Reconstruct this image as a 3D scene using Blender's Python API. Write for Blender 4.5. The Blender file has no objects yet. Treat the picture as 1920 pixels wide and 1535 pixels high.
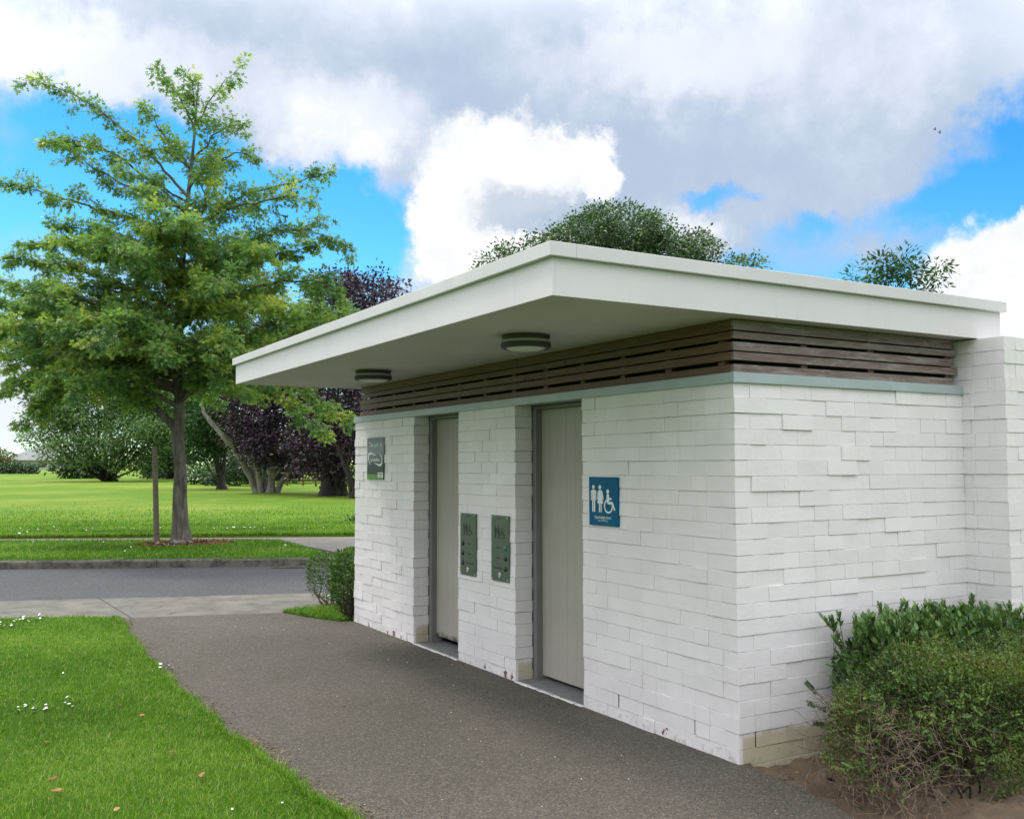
import bpy, math, random
import numpy as np
from mathutils import Vector

# ------------------------------------------------------------------ camera, sky, sun, exposure
SC = bpy.context.scene
COL = SC.collection
rad = math.radians
rng = np.random.default_rng(11)
random.seed(5)

FPX, YAW, PITCH, ROLL = 1832.97, 30.2718, 3.3003, -0.1267        # focal length in pixels of a 1920 px wide frame
CAM = np.array([-3.7228, -3.9775, 1.6069])
_y, _p, _r = np.radians([YAW, PITCH, ROLL])
FW = np.array([np.sin(_y) * np.cos(_p), np.cos(_y) * np.cos(_p), np.sin(_p)])
_rt = np.array([np.cos(_y), -np.sin(_y), 0.0])
_up = np.cross(_rt, FW)
RT = _rt * np.cos(_r) + _up * np.sin(_r)
UP = -_rt * np.sin(_r) + _up * np.cos(_r)
FH = np.array([np.sin(_y), np.cos(_y), 0.0])                     # horizontal forward
RH = _rt                                                         # horizontal right
ZZ = np.array([0, 0, 1.0])


def ray(px, py):
    return FW + RT * (px - 960) / FPX - UP * (py - 767.5) / FPX


def at(px, py, depth):
    """World point seen at a photograph pixel, at a metric depth."""
    return CAM + ray(px, py) * depth


cam_d = bpy.data.cameras.new('camera')
cam = bpy.data.objects.new('camera', cam_d)
COL.objects.link(cam)
SC.camera = cam
cam_d.sensor_width = 36.0
cam_d.sensor_fit = 'HORIZONTAL'
cam_d.lens = FPX / 1920 * 36.0
cam_d.clip_start, cam_d.clip_end = 0.05, 3000
from mathutils import Matrix
cam.matrix_world = Matrix(((RT[0], UP[0], -FW[0], CAM[0]), (RT[1], UP[1], -FW[1], CAM[1]),
                           (RT[2], UP[2], -FW[2], CAM[2]), (0, 0, 0, 1)))

SUN_EL, SUN_AZ = rad(56), rad(-24)                               # azimuth from +Y towards +X
sun_d = bpy.data.lights.new('sun', 'SUN')
sun_d.energy = 1.5
sun_d.angle = rad(10)
sun_d.color = (1.0, 0.95, 0.86)
sun = bpy.data.objects.new('sun', sun_d)
COL.objects.link(sun)
_s = Vector((math.sin(SUN_AZ) * math.cos(SUN_EL), math.cos(SUN_AZ) * math.cos(SUN_EL), math.sin(SUN_EL)))
sun.rotation_euler = _s.to_track_quat('Z', 'Y').to_euler()
sun.location = (-8, 10, 30)

SC.view_settings.view_transform = 'Standard'
SC.view_settings.look = 'None'
EXPO = 0.42
SC.view_settings.exposure = EXPO
SC.view_settings.gamma = 1.0
SC.render.engine = 'CYCLES'
SC.cycles.max_bounces = 6
SC.cycles.diffuse_bounces = 3
SC.cycles.glossy_bounces = 2
SC.cycles.transmission_bounces = 3
SC.cycles.transparent_max_bounces = 4
SC.cycles.caustics_reflective = False
SC.cycles.caustics_refractive = False
SC.cycles.use_denoising = True


# ------------------------------------------------------------------ node helpers
class NT:
    def __init__(self, tree):
        self.t = tree

    def n(self, kind, ins=None, **props):
        nd = self.t.nodes.new('ShaderNode' + kind)
        for k, v in props.items():
            setattr(nd, k, v)
        for k, v in (ins or {}).items():
            self.put(nd.inputs[k], v)
        return nd

    def put(self, sock, v):
        if isinstance(v, bpy.types.NodeSocket):
            self.t.links.new(v, sock)
        elif isinstance(v, (tuple, list)) and sock.type == 'RGBA' and len(v) == 3:
            sock.default_value = (*v, 1)
        else:
            sock.default_value = v

    def m(self, op, a, b=0.0, c=None, clamp=False):
        nd = self.n('Math', operation=op, use_clamp=clamp)
        self.put(nd.inputs[0], a)
        self.put(nd.inputs[1], b)
        if c is not None:
            self.put(nd.inputs[2], c)
        return nd.outputs[0]

    def mix(self, f, a, b, blend='MIX'):
        nd = self.n('Mix', data_type='RGBA', blend_type=blend)
        self.put(nd.inputs[0], f)
        self.put(nd.inputs[6], a)
        self.put(nd.inputs[7], b)
        return nd.outputs[2]

    def rng(self, v, a, b, c=0.0, d=1.0, smooth=True):
        nd = self.n('MapRange', interpolation_type='SMOOTHSTEP' if smooth else 'LINEAR')
        for i, x in enumerate((v, a, b, c, d)):
            self.put(nd.inputs[i], x)
        return nd.outputs[0]

    def noise(self, vec, scale, detail=3.0, rough=0.55, dist=0.0):
        nd = self.n('TexNoise', {'Vector': vec, 'Scale': scale, 'Detail': detail, 'Roughness': rough, 'Distortion': dist})
        return nd.outputs[0]

    def vor(self, vec, scale, feature='F1', out=0):
        nd = self.n('TexVoronoi', {'Vector': vec, 'Scale': scale}, feature=feature)
        return nd.outputs[out]

    def vm(self, op, a, b=None):
        nd = self.n('VectorMath', operation=op)
        self.put(nd.inputs[0], a)
        if b is not None:
            self.put(nd.inputs[1], b)
        return nd


def lin(r, g, b):
    return tuple(((c / 255) / 12.92 if c / 255 <= 0.04045 else ((c / 255 + 0.055) / 1.055) ** 2.4) for c in (r, g, b))


def new_mat(name):
    m = bpy.data.materials.new(name)
    m.use_nodes = True
    t = NT(m.node_tree)
    bs = m.node_tree.nodes['Principled BSDF']
    pos = t.n('NewGeometry').outputs['Position']
    return m, t, bs, pos


def bump(t, bs, height, strength=0.3, dist=0.01):
    b = t.n('Bump', {'Height': height, 'Strength': strength, 'Distance': dist})
    t.put(bs.inputs['Normal'], b.outputs[0])


# ------------------------------------------------------------------ sky
world = bpy.data.worlds.new('World')
SC.world = world
world.use_nodes = True
W = NT(world.node_tree)
bg = world.node_tree.nodes['Background']
STR = 0.1
bg.inputs['Strength'].default_value = STR
sky = W.n('TexSky', sky_type='NISHITA', sun_disc=False, sun_elevation=SUN_EL, sun_rotation=SUN_AZ, air_density=1.0, dust_density=0.2, ozone_density=2.0)
gdir = W.n('TexCoord').outputs['Generated']
sx = W.vm('DOT_PRODUCT', gdir, tuple(RH)).outputs['Value']
sy = W.vm('DOT_PRODUCT', gdir, tuple(FH)).outputs['Value']
sz = W.vm('DOT_PRODUCT', gdir, (0, 0, 1)).outputs['Value']
az = W.m('ARCTAN2', sx, sy)
el = W.m('ARCSINE', sz)


def azel(px, py):
    d = ray(px, py)
    d = d / np.linalg.norm(d)
    return math.atan2(d @ RH, d @ FH), math.asin(d[2])


cxyz = W.n('CombineXYZ', {'X': az, 'Y': el})
n1 = W.n('TexNoise', {'Vector': gdir, 'Scale': 7.0, 'Detail': 5.0, 'Roughness': 0.6})
n2 = W.n('TexNoise', {'Vector': gdir, 'Scale': 20.0, 'Detail': 8.0, 'Roughness': 0.66})
w1 = W.vm('SUBTRACT', n1.outputs['Color'], (0.5, 0.5, 0.5)).outputs[0]
n3 = W.n('TexNoise', {'Vector': gdir, 'Scale': 48.0, 'Detail': 6.0, 'Roughness': 0.68})
w3 = W.vm('SUBTRACT', n3.outputs['Color'], (0.5, 0.5, 0.5)).outputs[0]
w2 = W.vm('SUBTRACT', n2.outputs['Color'], (0.5, 0.5, 0.5)).outputs[0]


def warped(a, b, c=0.0):
    s1 = W.n('VectorMath', operation='SCALE'); W.put(s1.inputs[0], w1); s1.inputs['Scale'].default_value = a
    s2 = W.n('VectorMath', operation='SCALE'); W.put(s2.inputs[0], w2); s2.inputs['Scale'].default_value = b
    o = W.vm('ADD', W.vm('ADD', cxyz.outputs[0], s1.outputs[0]).outputs[0], s2.outputs[0]).outputs[0]
    if c:
        s3 = W.n('VectorMath', operation='SCALE'); W.put(s3.inputs[0], w3); s3.inputs['Scale'].default_value = c
        o = W.vm('ADD', o, s3.outputs[0]).outputs[0]
    return o


soft_p = warped(0.12, 0.06, 0.02)
crisp_p = warped(0.06, 0.07, 0.035)


def blob(p, px, py, rx, ry, k, soft):
    """soft ellipse of cloud in the direction of a photograph pixel; k is its weight, soft the width of its edge"""
    a, e = azel(px, py)
    v = W.vm('MULTIPLY', W.vm('SUBTRACT', p, (a, e, 0)).outputs[0], (FPX / rx, FPX / ry, 1)).outputs[0]
    ln = W.vm('LENGTH', v).outputs['Value']
    return W.rng(ln, 1 + soft, 1 - soft, 0, k)


def total(p, blobs, soft, base=None):
    acc = base
    for b in blobs:
        o = blob(p, *b, soft)
        acc = o if acc is None else W.m('ADD', acc, o)
    return acc


VEIL = [(1000, 30, 1250, 170, 0.95), (1250, 190, 560, 180, 0.85), (300, 130, 330, 80, 0.75), (650, 230, 200, 120, 0.8),
        (1500, 300, 320, 150, 0.6), (1640, 420, 220, 80, 0.45), (1760, 250, 160, 60, .25), (1000, 330, 240, 160, 0.7), (820, 500, 160, 110, 0.55),
        (1280, 440, 140, 60, 0.6), (10, 220, 60, 70, 0.35), (20, 780, 200, 110, 0.8), (1700, 440, 110, 26, 0.3),
        (300, 600, 420, 110, 0.45), (1850, 160, 120, 60, 0.25)]
GAPS = [(300, 260, 120, 70, -0.3), (640, 420, 130, 85, -0.7), (1350, 355, 85, 45, -1.1), (20, 50, 120, 45, -0.35), (1480, 420, 80, 36, -0.35), (1870, 320, 140, 105, -0.62), (1690, 400, 130, 50, -0.5), (1520, 440, 90, 40, -0.3), (40, 200, 60, 50, -0.35), (1900, 190, 60, 60, -0.4), (880, 200, 60, 30, -0.3)]
fb = W.n('TexNoise', {'Vector': gdir, 'Scale': 5.0, 'Detail': 9.0, 'Roughness': 0.62}).outputs[0]
front = W.rng(sy, 0.72, 0.88, 1.0, 0.0)                          # other parts of the sky: broken cloud
high = W.rng(el, 0.40, 0.55, 0.0, 1.0)
other = W.m('MULTIPLY', W.m('MAXIMUM', front, high), W.rng(fb, 0.30, 0.50, 0.62, 1.0))
veil = total(soft_p, VEIL + GAPS, 0.75, other)
veil = W.m('ADD', veil, W.m('MULTIPLY', W.m('SUBTRACT', fb, 0.5), 0.9))
veil = W.rng(veil, 0.10, 0.85, 0.0, 1.0)
veil = W.m('MULTIPLY', veil, 0.97)
LIGHTS = [(1330, 60, 220, 70, 0.5), (1180, 130, 180, 60, 0.35), (250, 120, 300, 70, 0.5), (80, 110, 160, 60, 0.35), (630, 235, 130, 80, 0.7),
          (1640, 150, 200, 70, 0.3), (820, 470, 140, 120, 0.5), (20, 780, 220, 120, 0.7), (1290, 440, 80, 50, 0.5), (560, 30, 200, 40, 0.1)]
lum = total(soft_p, LIGHTS, 0.8)
lum = W.m('ADD', lum, W.m('MULTIPLY', W.m('SUBTRACT', W.n('TexNoise', {'Vector': gdir, 'Scale': 9.0, 'Detail': 9.0, 'Roughness': 0.66}).outputs[0], 0.5), 1.15))
lum = W.rng(lum, -0.12, 0.75, 0, 1)


def k(c, s=1.07 / 2 ** EXPO):
    return tuple(v * s / STR for v in c)


veil_col = W.mix(lum, k(lin(182, 197, 219)), k(lin(236, 241, 250)))
# unseen cloud overhead and behind the viewer, brightened to light the walls
bright = W.mix(W.rng(el, 0.0, 0.95), k((0.74, 0.77, 0.80), 1), k((2.3, 2.33, 2.36), 1))
veil_col = W.mix(W.m('MULTIPLY', W.m('MAXIMUM', front, high), 0.95), veil_col, W.mix(1.0, bright, W.mix(lum, (0.82, 0.82, 0.82), (1.1, 1.1, 1.1)), 'MULTIPLY'))
cum_f = blob(crisp_p, 950, 320, 170, 92, 1.0, 0.22)
for b in [(840, 400, 72, 92), (1060, 300, 90, 60), (870, 480, 90, 60), (600, 240, 70, 36), (690, 285, 58, 40), (1870, 545, 125, 105), (1800, 590, 75, 50), (1320, 450, 34, 32), (1900, 470, 50, 50), (1120, 345, 55, 42), (930, 462, 70, 42), (880, 360, 70, 60), (1015, 455, 60, 26)]:
    kk = 0.75 if b[0] in (600, 690, 1320) else 1.0
    cum_f = W.m('MAXIMUM', cum_f, blob(crisp_p, *b, kk, 0.22 if kk == 1 else 0.7))
grey = blob(crisp_p, 980, 392, 88, 42, 1.0, 0.6)
grey = W.m('MAXIMUM', grey, blob(crisp_p, 1055, 405, 58, 30, 0.8, 0.4))
cum_col = W.mix(W.rng(n2.outputs[0], 0.35, 0.6), k(lin(240, 244, 250)), k((1.02, 1.02, 1.02)))
blue = W.n('HueSaturation', {'Color': sky.outputs[0], 'Saturation': 1.45, 'Value': 1.0}).outputs[0]
blue = W.mix(1.0, blue, (1.08, 1.52, 1.55), 'MULTIPLY')
skyc = W.mix(veil, blue, veil_col)
skyc = W.mix(cum_f, skyc, cum_col)
skyc = W.mix(W.m('MULTIPLY', grey, 0.72), skyc, k(lin(172, 190, 210)))
W.put(bg.inputs['Color'], skyc)


# ------------------------------------------------------------------ mesh helpers
class MB:
    """collects shapes and links them as ONE mesh object"""

    def __init__(self):
        self.V, self.L, self.N, self.M, self.T, self.n = [], [], [], [], [], 0

    def add(self, V, F, mi=0, tone=0.5):
        V = np.asarray(V, float).reshape(-1, 3)
        if isinstance(F, np.ndarray):
            F = [F]
        else:
            by = {}
            for f in F:
                by.setdefault(len(f), []).append(f)
            F = [np.array(x) for x in by.values()]
        for a in F:
            self.L.append((a + self.n).ravel())
            self.N.append(np.full(len(a), a.shape[1]))
            self.M.append(np.full(len(a), mi))
        self.V.append(V)
        self.T.append(np.broadcast_to(np.asarray(tone, float), (len(V),)) if np.ndim(tone) < 2 else tone)
        self.n += len(V)

    def box(self, lo, hi, mi=0, tone=0.5, jit=0.0):
        (x0, y0, z0), (x1, y1, z1) = lo, hi
        v = np.array([(x0, y0, z0), (x1, y0, z0), (x1, y1, z0), (x0, y1, z0), (x0, y0, z1), (x1, y0, z1), (x1, y1, z1), (x0, y1, z1)], float)
        if jit:
            v += rng.uniform(-jit, jit, v.shape)
        self.add(v, np.array([(0, 3, 2, 1), (4, 5, 6, 7), (0, 1, 5, 4), (1, 2, 6, 5), (2, 3, 7, 6), (3, 0, 4, 7)]), mi, tone)

    def tube(self, P, R, seg=6, mi=0, tone=0.5, cap=True):
        P = np.asarray(P, float)
        n = len(P)
        R = np.broadcast_to(np.asarray(R, float), (n,))
        T = np.gradient(P, axis=0)
        T /= np.linalg.norm(T, axis=1)[:, None] + 1e-9
        ref = np.array([1.0, 0, 0]) if abs(T[0][0]) < 0.8 else np.array([0, 1.0, 0])
        A = np.cross(T, ref)
        A /= np.linalg.norm(A, axis=1)[:, None] + 1e-9
        B = np.cross(T, A)
        th = np.linspace(0, 2 * np.pi, seg, endpoint=False)
        V = P[:, None] + R[:, None, None] * (np.cos(th)[None, :, None] * A[:, None] + np.sin(th)[None, :, None] * B[:, None])
        i = np.arange(n - 1)[:, None] * seg
        j = np.arange(seg)[None]
        j2 = (j + 1) % seg
        F = [np.stack([i + j, i + j2, i + seg + j2, i + seg + j], -1).reshape(-1, 4)]
        self.add(V.reshape(-1, 3), F[0], mi, tone)
        if cap and seg > 2:
            self.add(V[0], np.arange(seg)[::-1][None], mi, tone)
            self.add(V[-1], np.arange(seg)[None], mi, tone)

    def lathe(self, c, prof, seg=40, mi=0, axis='z'):
        th = np.linspace(0, 2 * np.pi, seg, endpoint=False)
        pr = np.array(prof, float)
        rr, zz = pr[:, 0], pr[:, 1]
        ring = np.stack([np.cos(th), np.sin(th)], -1)
        V = np.zeros((len(pr), seg, 3))
        if axis == 'z':
            V[..., 0] = rr[:, None] * ring[None, :, 0]; V[..., 1] = rr[:, None] * ring[None, :, 1]; V[..., 2] = zz[:, None]
        else:                                                     # axis along -x
            V[..., 1] = -rr[:, None] * ring[None, :, 0]; V[..., 2] = rr[:, None] * ring[None, :, 1]; V[..., 0] = -zz[:, None]
        V += np.asarray(c, float)
        i = np.arange(len(pr) - 1)[:, None] * seg
        j = np.arange(seg)[None]
        j2 = (j + 1) % seg
        self.add(V.reshape(-1, 3), np.stack([i + j, i + j2, i + seg + j2, i + seg + j], -1).reshape(-1, 4), mi)

    def leaves(self, tmpl, pos, axis, nrm, size, tone=0.5, mi=0):
        tv, tf = tmpl
        tv = np.array(tv, float)
        N = len(pos)
        if N == 0:
            return
        x = axis / (np.linalg.norm(axis, axis=1)[:, None] + 1e-9)
        y = np.cross(nrm, x)
        y /= np.linalg.norm(y, axis=1)[:, None] + 1e-9
        z = np.cross(x, y)
        s = np.broadcast_to(np.asarray(size, float), (N,))[:, None, None]
        V = pos[:, None] + s * (tv[None, :, 0:1] * x[:, None] + tv[None, :, 1:2] * y[:, None] + tv[None, :, 2:3] * z[:, None])
        off = (np.arange(N) * len(tv))
        kk = {}
        for f in tf:
            kk.setdefault(len(f), []).append(f)
        FF = [(np.array(fs)[None] + off[:, None, None]).reshape(-1, ln) for ln, fs in kk.items()]
        tn = np.repeat(np.broadcast_to(np.asarray(tone, float), (N,)), len(tv))
        base = self.n
        self.V.append(V.reshape(-1, 3))
        self.T.append(tn)
        for a in FF:
            self.L.append((a + base).ravel())
            self.N.append(np.full(len(a), a.shape[1]))
            self.M.append(np.full(len(a), mi))
        self.n += N * len(tv)

    def build(self, name, mats, parent=None, origin=None, smooth=False, bevel=0.0, tone=False):
        V = np.concatenate(self.V)
        org = np.zeros(3)
        q = parent
        while q is not None:
            org = org + np.array(q.location)
            q = q.parent
        loc = np.zeros(3)
        if parent is None and origin is not None:
            loc = np.asarray(origin, float)
            org = loc
        V = V - org
        L = np.concatenate(self.L).astype(np.int32)
        N = np.concatenate(self.N).astype(np.int32)
        me = bpy.data.meshes.new(name)
        me.vertices.add(len(V))
        me.vertices.foreach_set('co', V.astype(np.float32).ravel())
        me.loops.add(len(L))
        me.loops.foreach_set('vertex_index', L)
        me.polygons.add(len(N))
        me.polygons.foreach_set('loop_start', np.concatenate([[0], np.cumsum(N)[:-1]]).astype(np.int32))
        me.polygons.foreach_set('material_index', np.concatenate(self.M).astype(np.int32))
        for m in (mats if isinstance(mats, (list, tuple)) else [mats]):
            me.materials.append(m)
        if tone:
            a = me.attributes.new('tone', 'FLOAT', 'POINT')
            a.data.foreach_set('value', np.concatenate(self.T).astype(np.float32))
        me.update(calc_edges=True)
        me.validate()
        me.polygons.foreach_set('use_smooth', np.full(len(me.polygons), bool(smooth)))
        o = bpy.data.objects.new(name, me)
        COL.objects.link(o)
        o.location = loc
        if parent:
            o.parent = parent
        if bevel:
            bm = o.modifiers.new('bevel', 'BEVEL')
            bm.width = bevel
            bm.segments = 2
            bm.limit_method = 'ANGLE'
            bm.angle_limit = rad(40)
        return o


def tag(o, label=None, cat=None, group=None, kind=None):
    if label: o['label'] = label
    if cat: o['category'] = cat
    if group: o['group'] = group
    if kind: o['kind'] = kind
    return o


def empty(name, loc, label, cat, group=None):
    o = bpy.data.objects.new(name, None)
    COL.objects.link(o)
    o.location = tuple(loc)
    o.empty_display_size = 0.2
    return tag(o, label, cat, group)


def unit(v):
    v = np.asarray(v, float)
    return v / (np.linalg.norm(v, axis=-1, keepdims=True) + 1e-9)


def sph(n):
    return unit(rng.normal(size=(n, 3)))


def text_mesh(body, size, bold=0.0):
    cu = bpy.data.curves.new('lettering_curve', 'FONT')
    cu.body = body
    cu.size = size
    cu.align_x = 'CENTER'
    cu.align_y = 'CENTER'
    cu.offset = bold
    cu.resolution_u = 3
    o = bpy.data.objects.new('lettering_curve', cu)
    COL.objects.link(o)
    dg = bpy.context.evaluated_depsgraph_get()
    dg.update()
    me = o.evaluated_get(dg).to_mesh()
    V = np.array([v.co[:] for v in me.vertices])
    F = [tuple(p.vertices) for p in me.polygons]
    o.evaluated_get(dg).to_mesh_clear()
    bpy.data.objects.remove(o)
    bpy.data.curves.remove(cu)
    return V, F


# ------------------------------------------------------------------ materials
def simple(name, col, rough=0.6, metal=0.0, var=0.0, scale=8.0, bmp=0.0, bscale=80.0, col2=None, spec=0.5):
    m, t, bs, pos = new_mat(name)
    c = col
    if var or col2:
        c2 = col2 or tuple(min(1, x * (1 + var)) for x in col)
        c1 = col if col2 else tuple(x * (1 - var) for x in col)
        c = t.mix(t.rng(t.noise(pos, scale, 5), 0.3, 0.7), c1, c2)
    t.put(bs.inputs['Base Color'], c)
    bs.inputs['Roughness'].default_value = rough
    bs.inputs['Metallic'].default_value = metal
    bs.inputs['Specular IOR Level'].default_value = spec
    if bmp:
        bump(t, bs, t.noise(pos, bscale, 4), bmp, 0.004)
    return m


def brick_paint():
    m, t, bs, pos = new_mat('white_painted_brick')
    n = t.noise(pos, 3.0, 5)
    c = t.mix(t.rng(n, 0.3, 0.7), (0.75, 0.72, 0.735), (0.81, 0.78, 0.795))
    bt_ = t.n('Attribute', attribute_name='tone').outputs['Fac']
    c = t.mix(t.rng(bt_, 0.0, 1.0, 0.0, 0.30, False), c, (0.67, 0.645, 0.65))
    # grime streaks on the paint
    st = t.n('Mapping', {'Vector': pos, 'Scale': (14, 14, 1.6)})
    c = t.mix(t.m('MULTIPLY', t.rng(t.noise(st.outputs[0], 1.0, 5, 0.65), 0.56, 0.75), 0.28), c, (0.50, 0.50, 0.45))
    sep = t.n('SeparateXYZ', {'Vector': pos})
    x, y, z = sep.outputs[0], sep.outputs[1], sep.outputs[2]
    # cream soil stain at the foot of the side wall and inside the door jambs
    nz = t.noise(pos, 7.0, 4)
    low = t.rng(t.m('ADD', z, t.m('MULTIPLY', t.m('SUBTRACT', nz, 0.5), 0.10)), 0.14, 0.18, 1.0, 0.0)
    inner = t.rng(x, 0.018, 0.03)
    foot = t.m('MULTIPLY', low, inner)
    c = t.mix(t.m('MULTIPLY', foot, 0.85), c, t.mix(nz, (0.36, 0.30, 0.17), (0.62, 0.57, 0.42)))
    # scuffed band along the path
    band = t.m('MULTIPLY', t.rng(z, 0.02, 0.11, 1.0, 0.0), t.rng(t.noise(pos, 22.0, 5, 0.7), 0.5, 0.66))
    c = t.mix(t.m('MULTIPLY', band, 0.6), c, (0.36, 0.33, 0.27))
    # red brick where the paint has chipped away
    wob = t.vm('SUBTRACT', t.n('TexNoise', {'Vector': pos, 'Scale': 45.0, 'Detail': 3.0}).outputs['Color'], (0.5, 0.5, 0.5)).outputs[0]
    sc = t.n('VectorMath', operation='SCALE'); t.put(sc.inputs[0], wob); sc.inputs['Scale'].default_value = 0.09
    wp = t.vm('ADD', pos, sc.outputs[0]).outputs[0]
    chip = None
    for cy, cz, r in [(5.24, 0.03, .03), (4.75, 0.03, .035), (4.60, 0.035, .05), (4.44, 0.03, .032), (4.36, 0.02, .02), (2.83, 0.04, .03), (2.505, 0.045, .045), (2.41, 0.045, .03), (0.64, 0.045, .022), (0.61, 0.05, .018), (0.435, 0.805, .009)]:
        d = t.vm('DISTANCE', wp, (0.0, cy, cz)).outputs['Value']
        f = t.rng(d, r * 0.62, r * 0.70, 1.0, 0.0)
        chip = f if chip is None else t.m('MAXIMUM', chip, f)
    c = t.mix(chip, c, t.mix(nz, (0.10, 0.045, 0.035), (0.24, 0.10, 0.07)))
    t.put(bs.inputs['Base Color'], c)
    bs.inputs['Roughness'].default_value = 0.42
    h = t.m('ADD', t.m('MULTIPLY', t.noise(pos, 28.0, 4), 1.0), t.m('MULTIPLY', t.noise(pos, 160.0, 3), 0.35))
    bump(t, bs, h, 0.35, 0.006)
    return m


def timber(name, a, b, silver, amt):
    m, t, bs, pos = new_mat(name)
    mp = t.n('Mapping', {'Vector': pos, 'Scale': (3.0, 3.0, 60.0)})
    g = t.noise(mp.outputs[0], 1.6, 6, 0.65, 0.6)
    c = t.mix(t.rng(g, 0.3, 0.7), a, b)
    mp2 = t.n('Mapping', {'Vector': pos, 'Scale': (3.5, 3.5, 22.0)})
    c = t.mix(t.m('MULTIPLY', t.rng(t.noise(mp2.outputs[0], 1.0, 6, 0.7, 1.0), 0.42, 0.68), amt), c, silver)
    t.put(bs.inputs['Base Color'], c)
    bs.inputs['Roughness'].default_value = 0.5
    bump(t, bs, g, 0.35, 0.003)
    return m


def asphalt(name, a, b, agg, scale, moss=None, spots=0.0):
    m, t, bs, pos = new_mat(name)
    big = t.noise(pos, 0.9, 5)
    c = t.mix(t.rng(big, 0.3, 0.7), a, b)
    if moss:
        c = t.mix(t.m('MULTIPLY', t.rng(t.noise(pos, 0.55, 6, .65), 0.40, 0.62), 0.8), c, moss)
        c = t.mix(t.m('MULTIPLY', t.rng(t.noise(pos, 2.3, 7, .7), 0.54, 0.70), 0.45), c, tuple(x * 1.45 for x in a))
    v = t.vor(pos, scale, out=1)
    vs = t.n('SeparateColor', {'Color': v})
    c = t.mix(t.rng(vs.outputs[0], 0.45, 1.0, 0.0, 0.95, False), c, agg)
    c = t.mix(t.rng(vs.outputs[1], 0.40, 0.0, 0.0, 0.8, False), c, tuple(x * 0.30 for x in a))
    fine = t.noise(pos, scale * 0.22, 4, 0.7)
    c = t.mix(t.rng(fine, 0.35, 0.65, 0.0, 0.35), c, tuple(x * 0.55 for x in a))
    if spots:
        c = t.mix(t.rng(vs.outputs[2], 1 - spots, 1 - spots * 0.5), c, (0.45, 0.43, 0.38))
    t.put(bs.inputs['Base Color'], c)
    bs.inputs['Roughness'].default_value = 0.85
    d = t.vor(pos, scale, out=0)
    bump(t, bs, t.m('ADD', d, t.m('MULTIPLY', fine, 0.8)), 0.55, 0.006)
    return m


def concrete_mat(name, a, b, dark, scale=1.5):
    m, t, bs, pos = new_mat(name)
    c = t.mix(t.rng(t.noise(pos, scale, 6, 0.65), 0.3, 0.7), a, b)
    c = t.mix(t.m('MULTIPLY', t.rng(t.noise(pos, 5.0, 6, 0.7), 0.52, 0.72), 0.75), c, dark)
    c = t.mix(t.rng(t.noise(pos, 120.0, 2), 0.52, 0.7, 0.0, 0.35), c, dark)
    t.put(bs.inputs['Base Color'], c)
    bs.inputs['Roughness'].default_value = 0.88
    bump(t, bs, t.noise(pos, 90.0, 4, 0.7), 0.5, 0.006)
    return m


def lawn_mat(name, a, b, dry, s=1.0):
    m, t, bs, pos = new_mat(name)
    c = t.mix(t.rng(t.noise(pos, 1.3 * s, 6, 0.65), 0.3, 0.7), a, b)
    c = t.mix(t.m('MULTIPLY', t.rng(t.noise(pos, 0.16 * s, 5, 0.6), 0.42, 0.66), 0.85), c, dry)
    c = t.mix(t.m('MULTIPLY', t.rng(t.noise(pos, 14.0 * s, 5, 0.7), 0.5, 0.72), 0.55), c, tuple(x * 0.55 for x in a))
    t.put(bs.inputs['Base Color'], c)
    bs.inputs['Roughness'].default_value = 0.9
    bs.inputs['Specular IOR Level'].default_value = 0.15
    bump(t, bs, t.noise(pos, 30.0 * s, 5, 0.75), 0.9, 0.05)
    return m


def leaf_mat(name, stops, trans=0.35, rough=0.5, spec=0.35):
    m, t, bs, pos = new_mat(name)
    at_ = t.n('Attribute', attribute_name='tone').outputs['Fac']
    rp = t.n('ValToRGB', {'Fac': at_})
    cr = rp.color_ramp
    while len(cr.elements) < len(stops):
        cr.elements.new(0.5)
    for e, (p, c) in zip(cr.elements, stops):
        e.position = p
        e.color = (*c, 1)
    t.put(bs.inputs['Base Color'], rp.outputs[0])
    bs.inputs['Roughness'].default_value = rough
    bs.inputs['Specular IOR Level'].default_value = spec
    tr = t.n('BsdfTranslucent', {'Color': t.mix(1.0, rp.outputs[0], (1.15, 1.25, 0.7), 'MULTIPLY')})
    mx = t.n('MixShader', {'Fac': trans})
    t.put(mx.inputs[1], bs.outputs[0])
    t.put(mx.inputs[2], tr.outputs[0])
    t.put(m.node_tree.nodes['Material Output'].inputs['Surface'], mx.outputs[0])
    return m


def bark_mat(name, a, b, vert=(9, 9, 1.6), strength=0.9):
    m, t, bs, pos = new_mat(name)
    mp = t.n('Mapping', {'Vector': pos, 'Scale': vert})
    g = t.noise(mp.outputs[0], 2.0, 6, 0.7, 0.4)
    c = t.mix(t.rng(g, 0.32, 0.68), a, b)
    c = t.mix(t.m('MULTIPLY', t.rng(t.noise(pos, 2.2, 4), 0.5, 0.7), 0.5), c, tuple(x * 0.6 for x in a))
    t.put(bs.inputs['Base Color'], c)
    bs.inputs['Roughness'].default_value = 0.9
    bump(t, bs, g, strength, 0.03)
    return m


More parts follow.
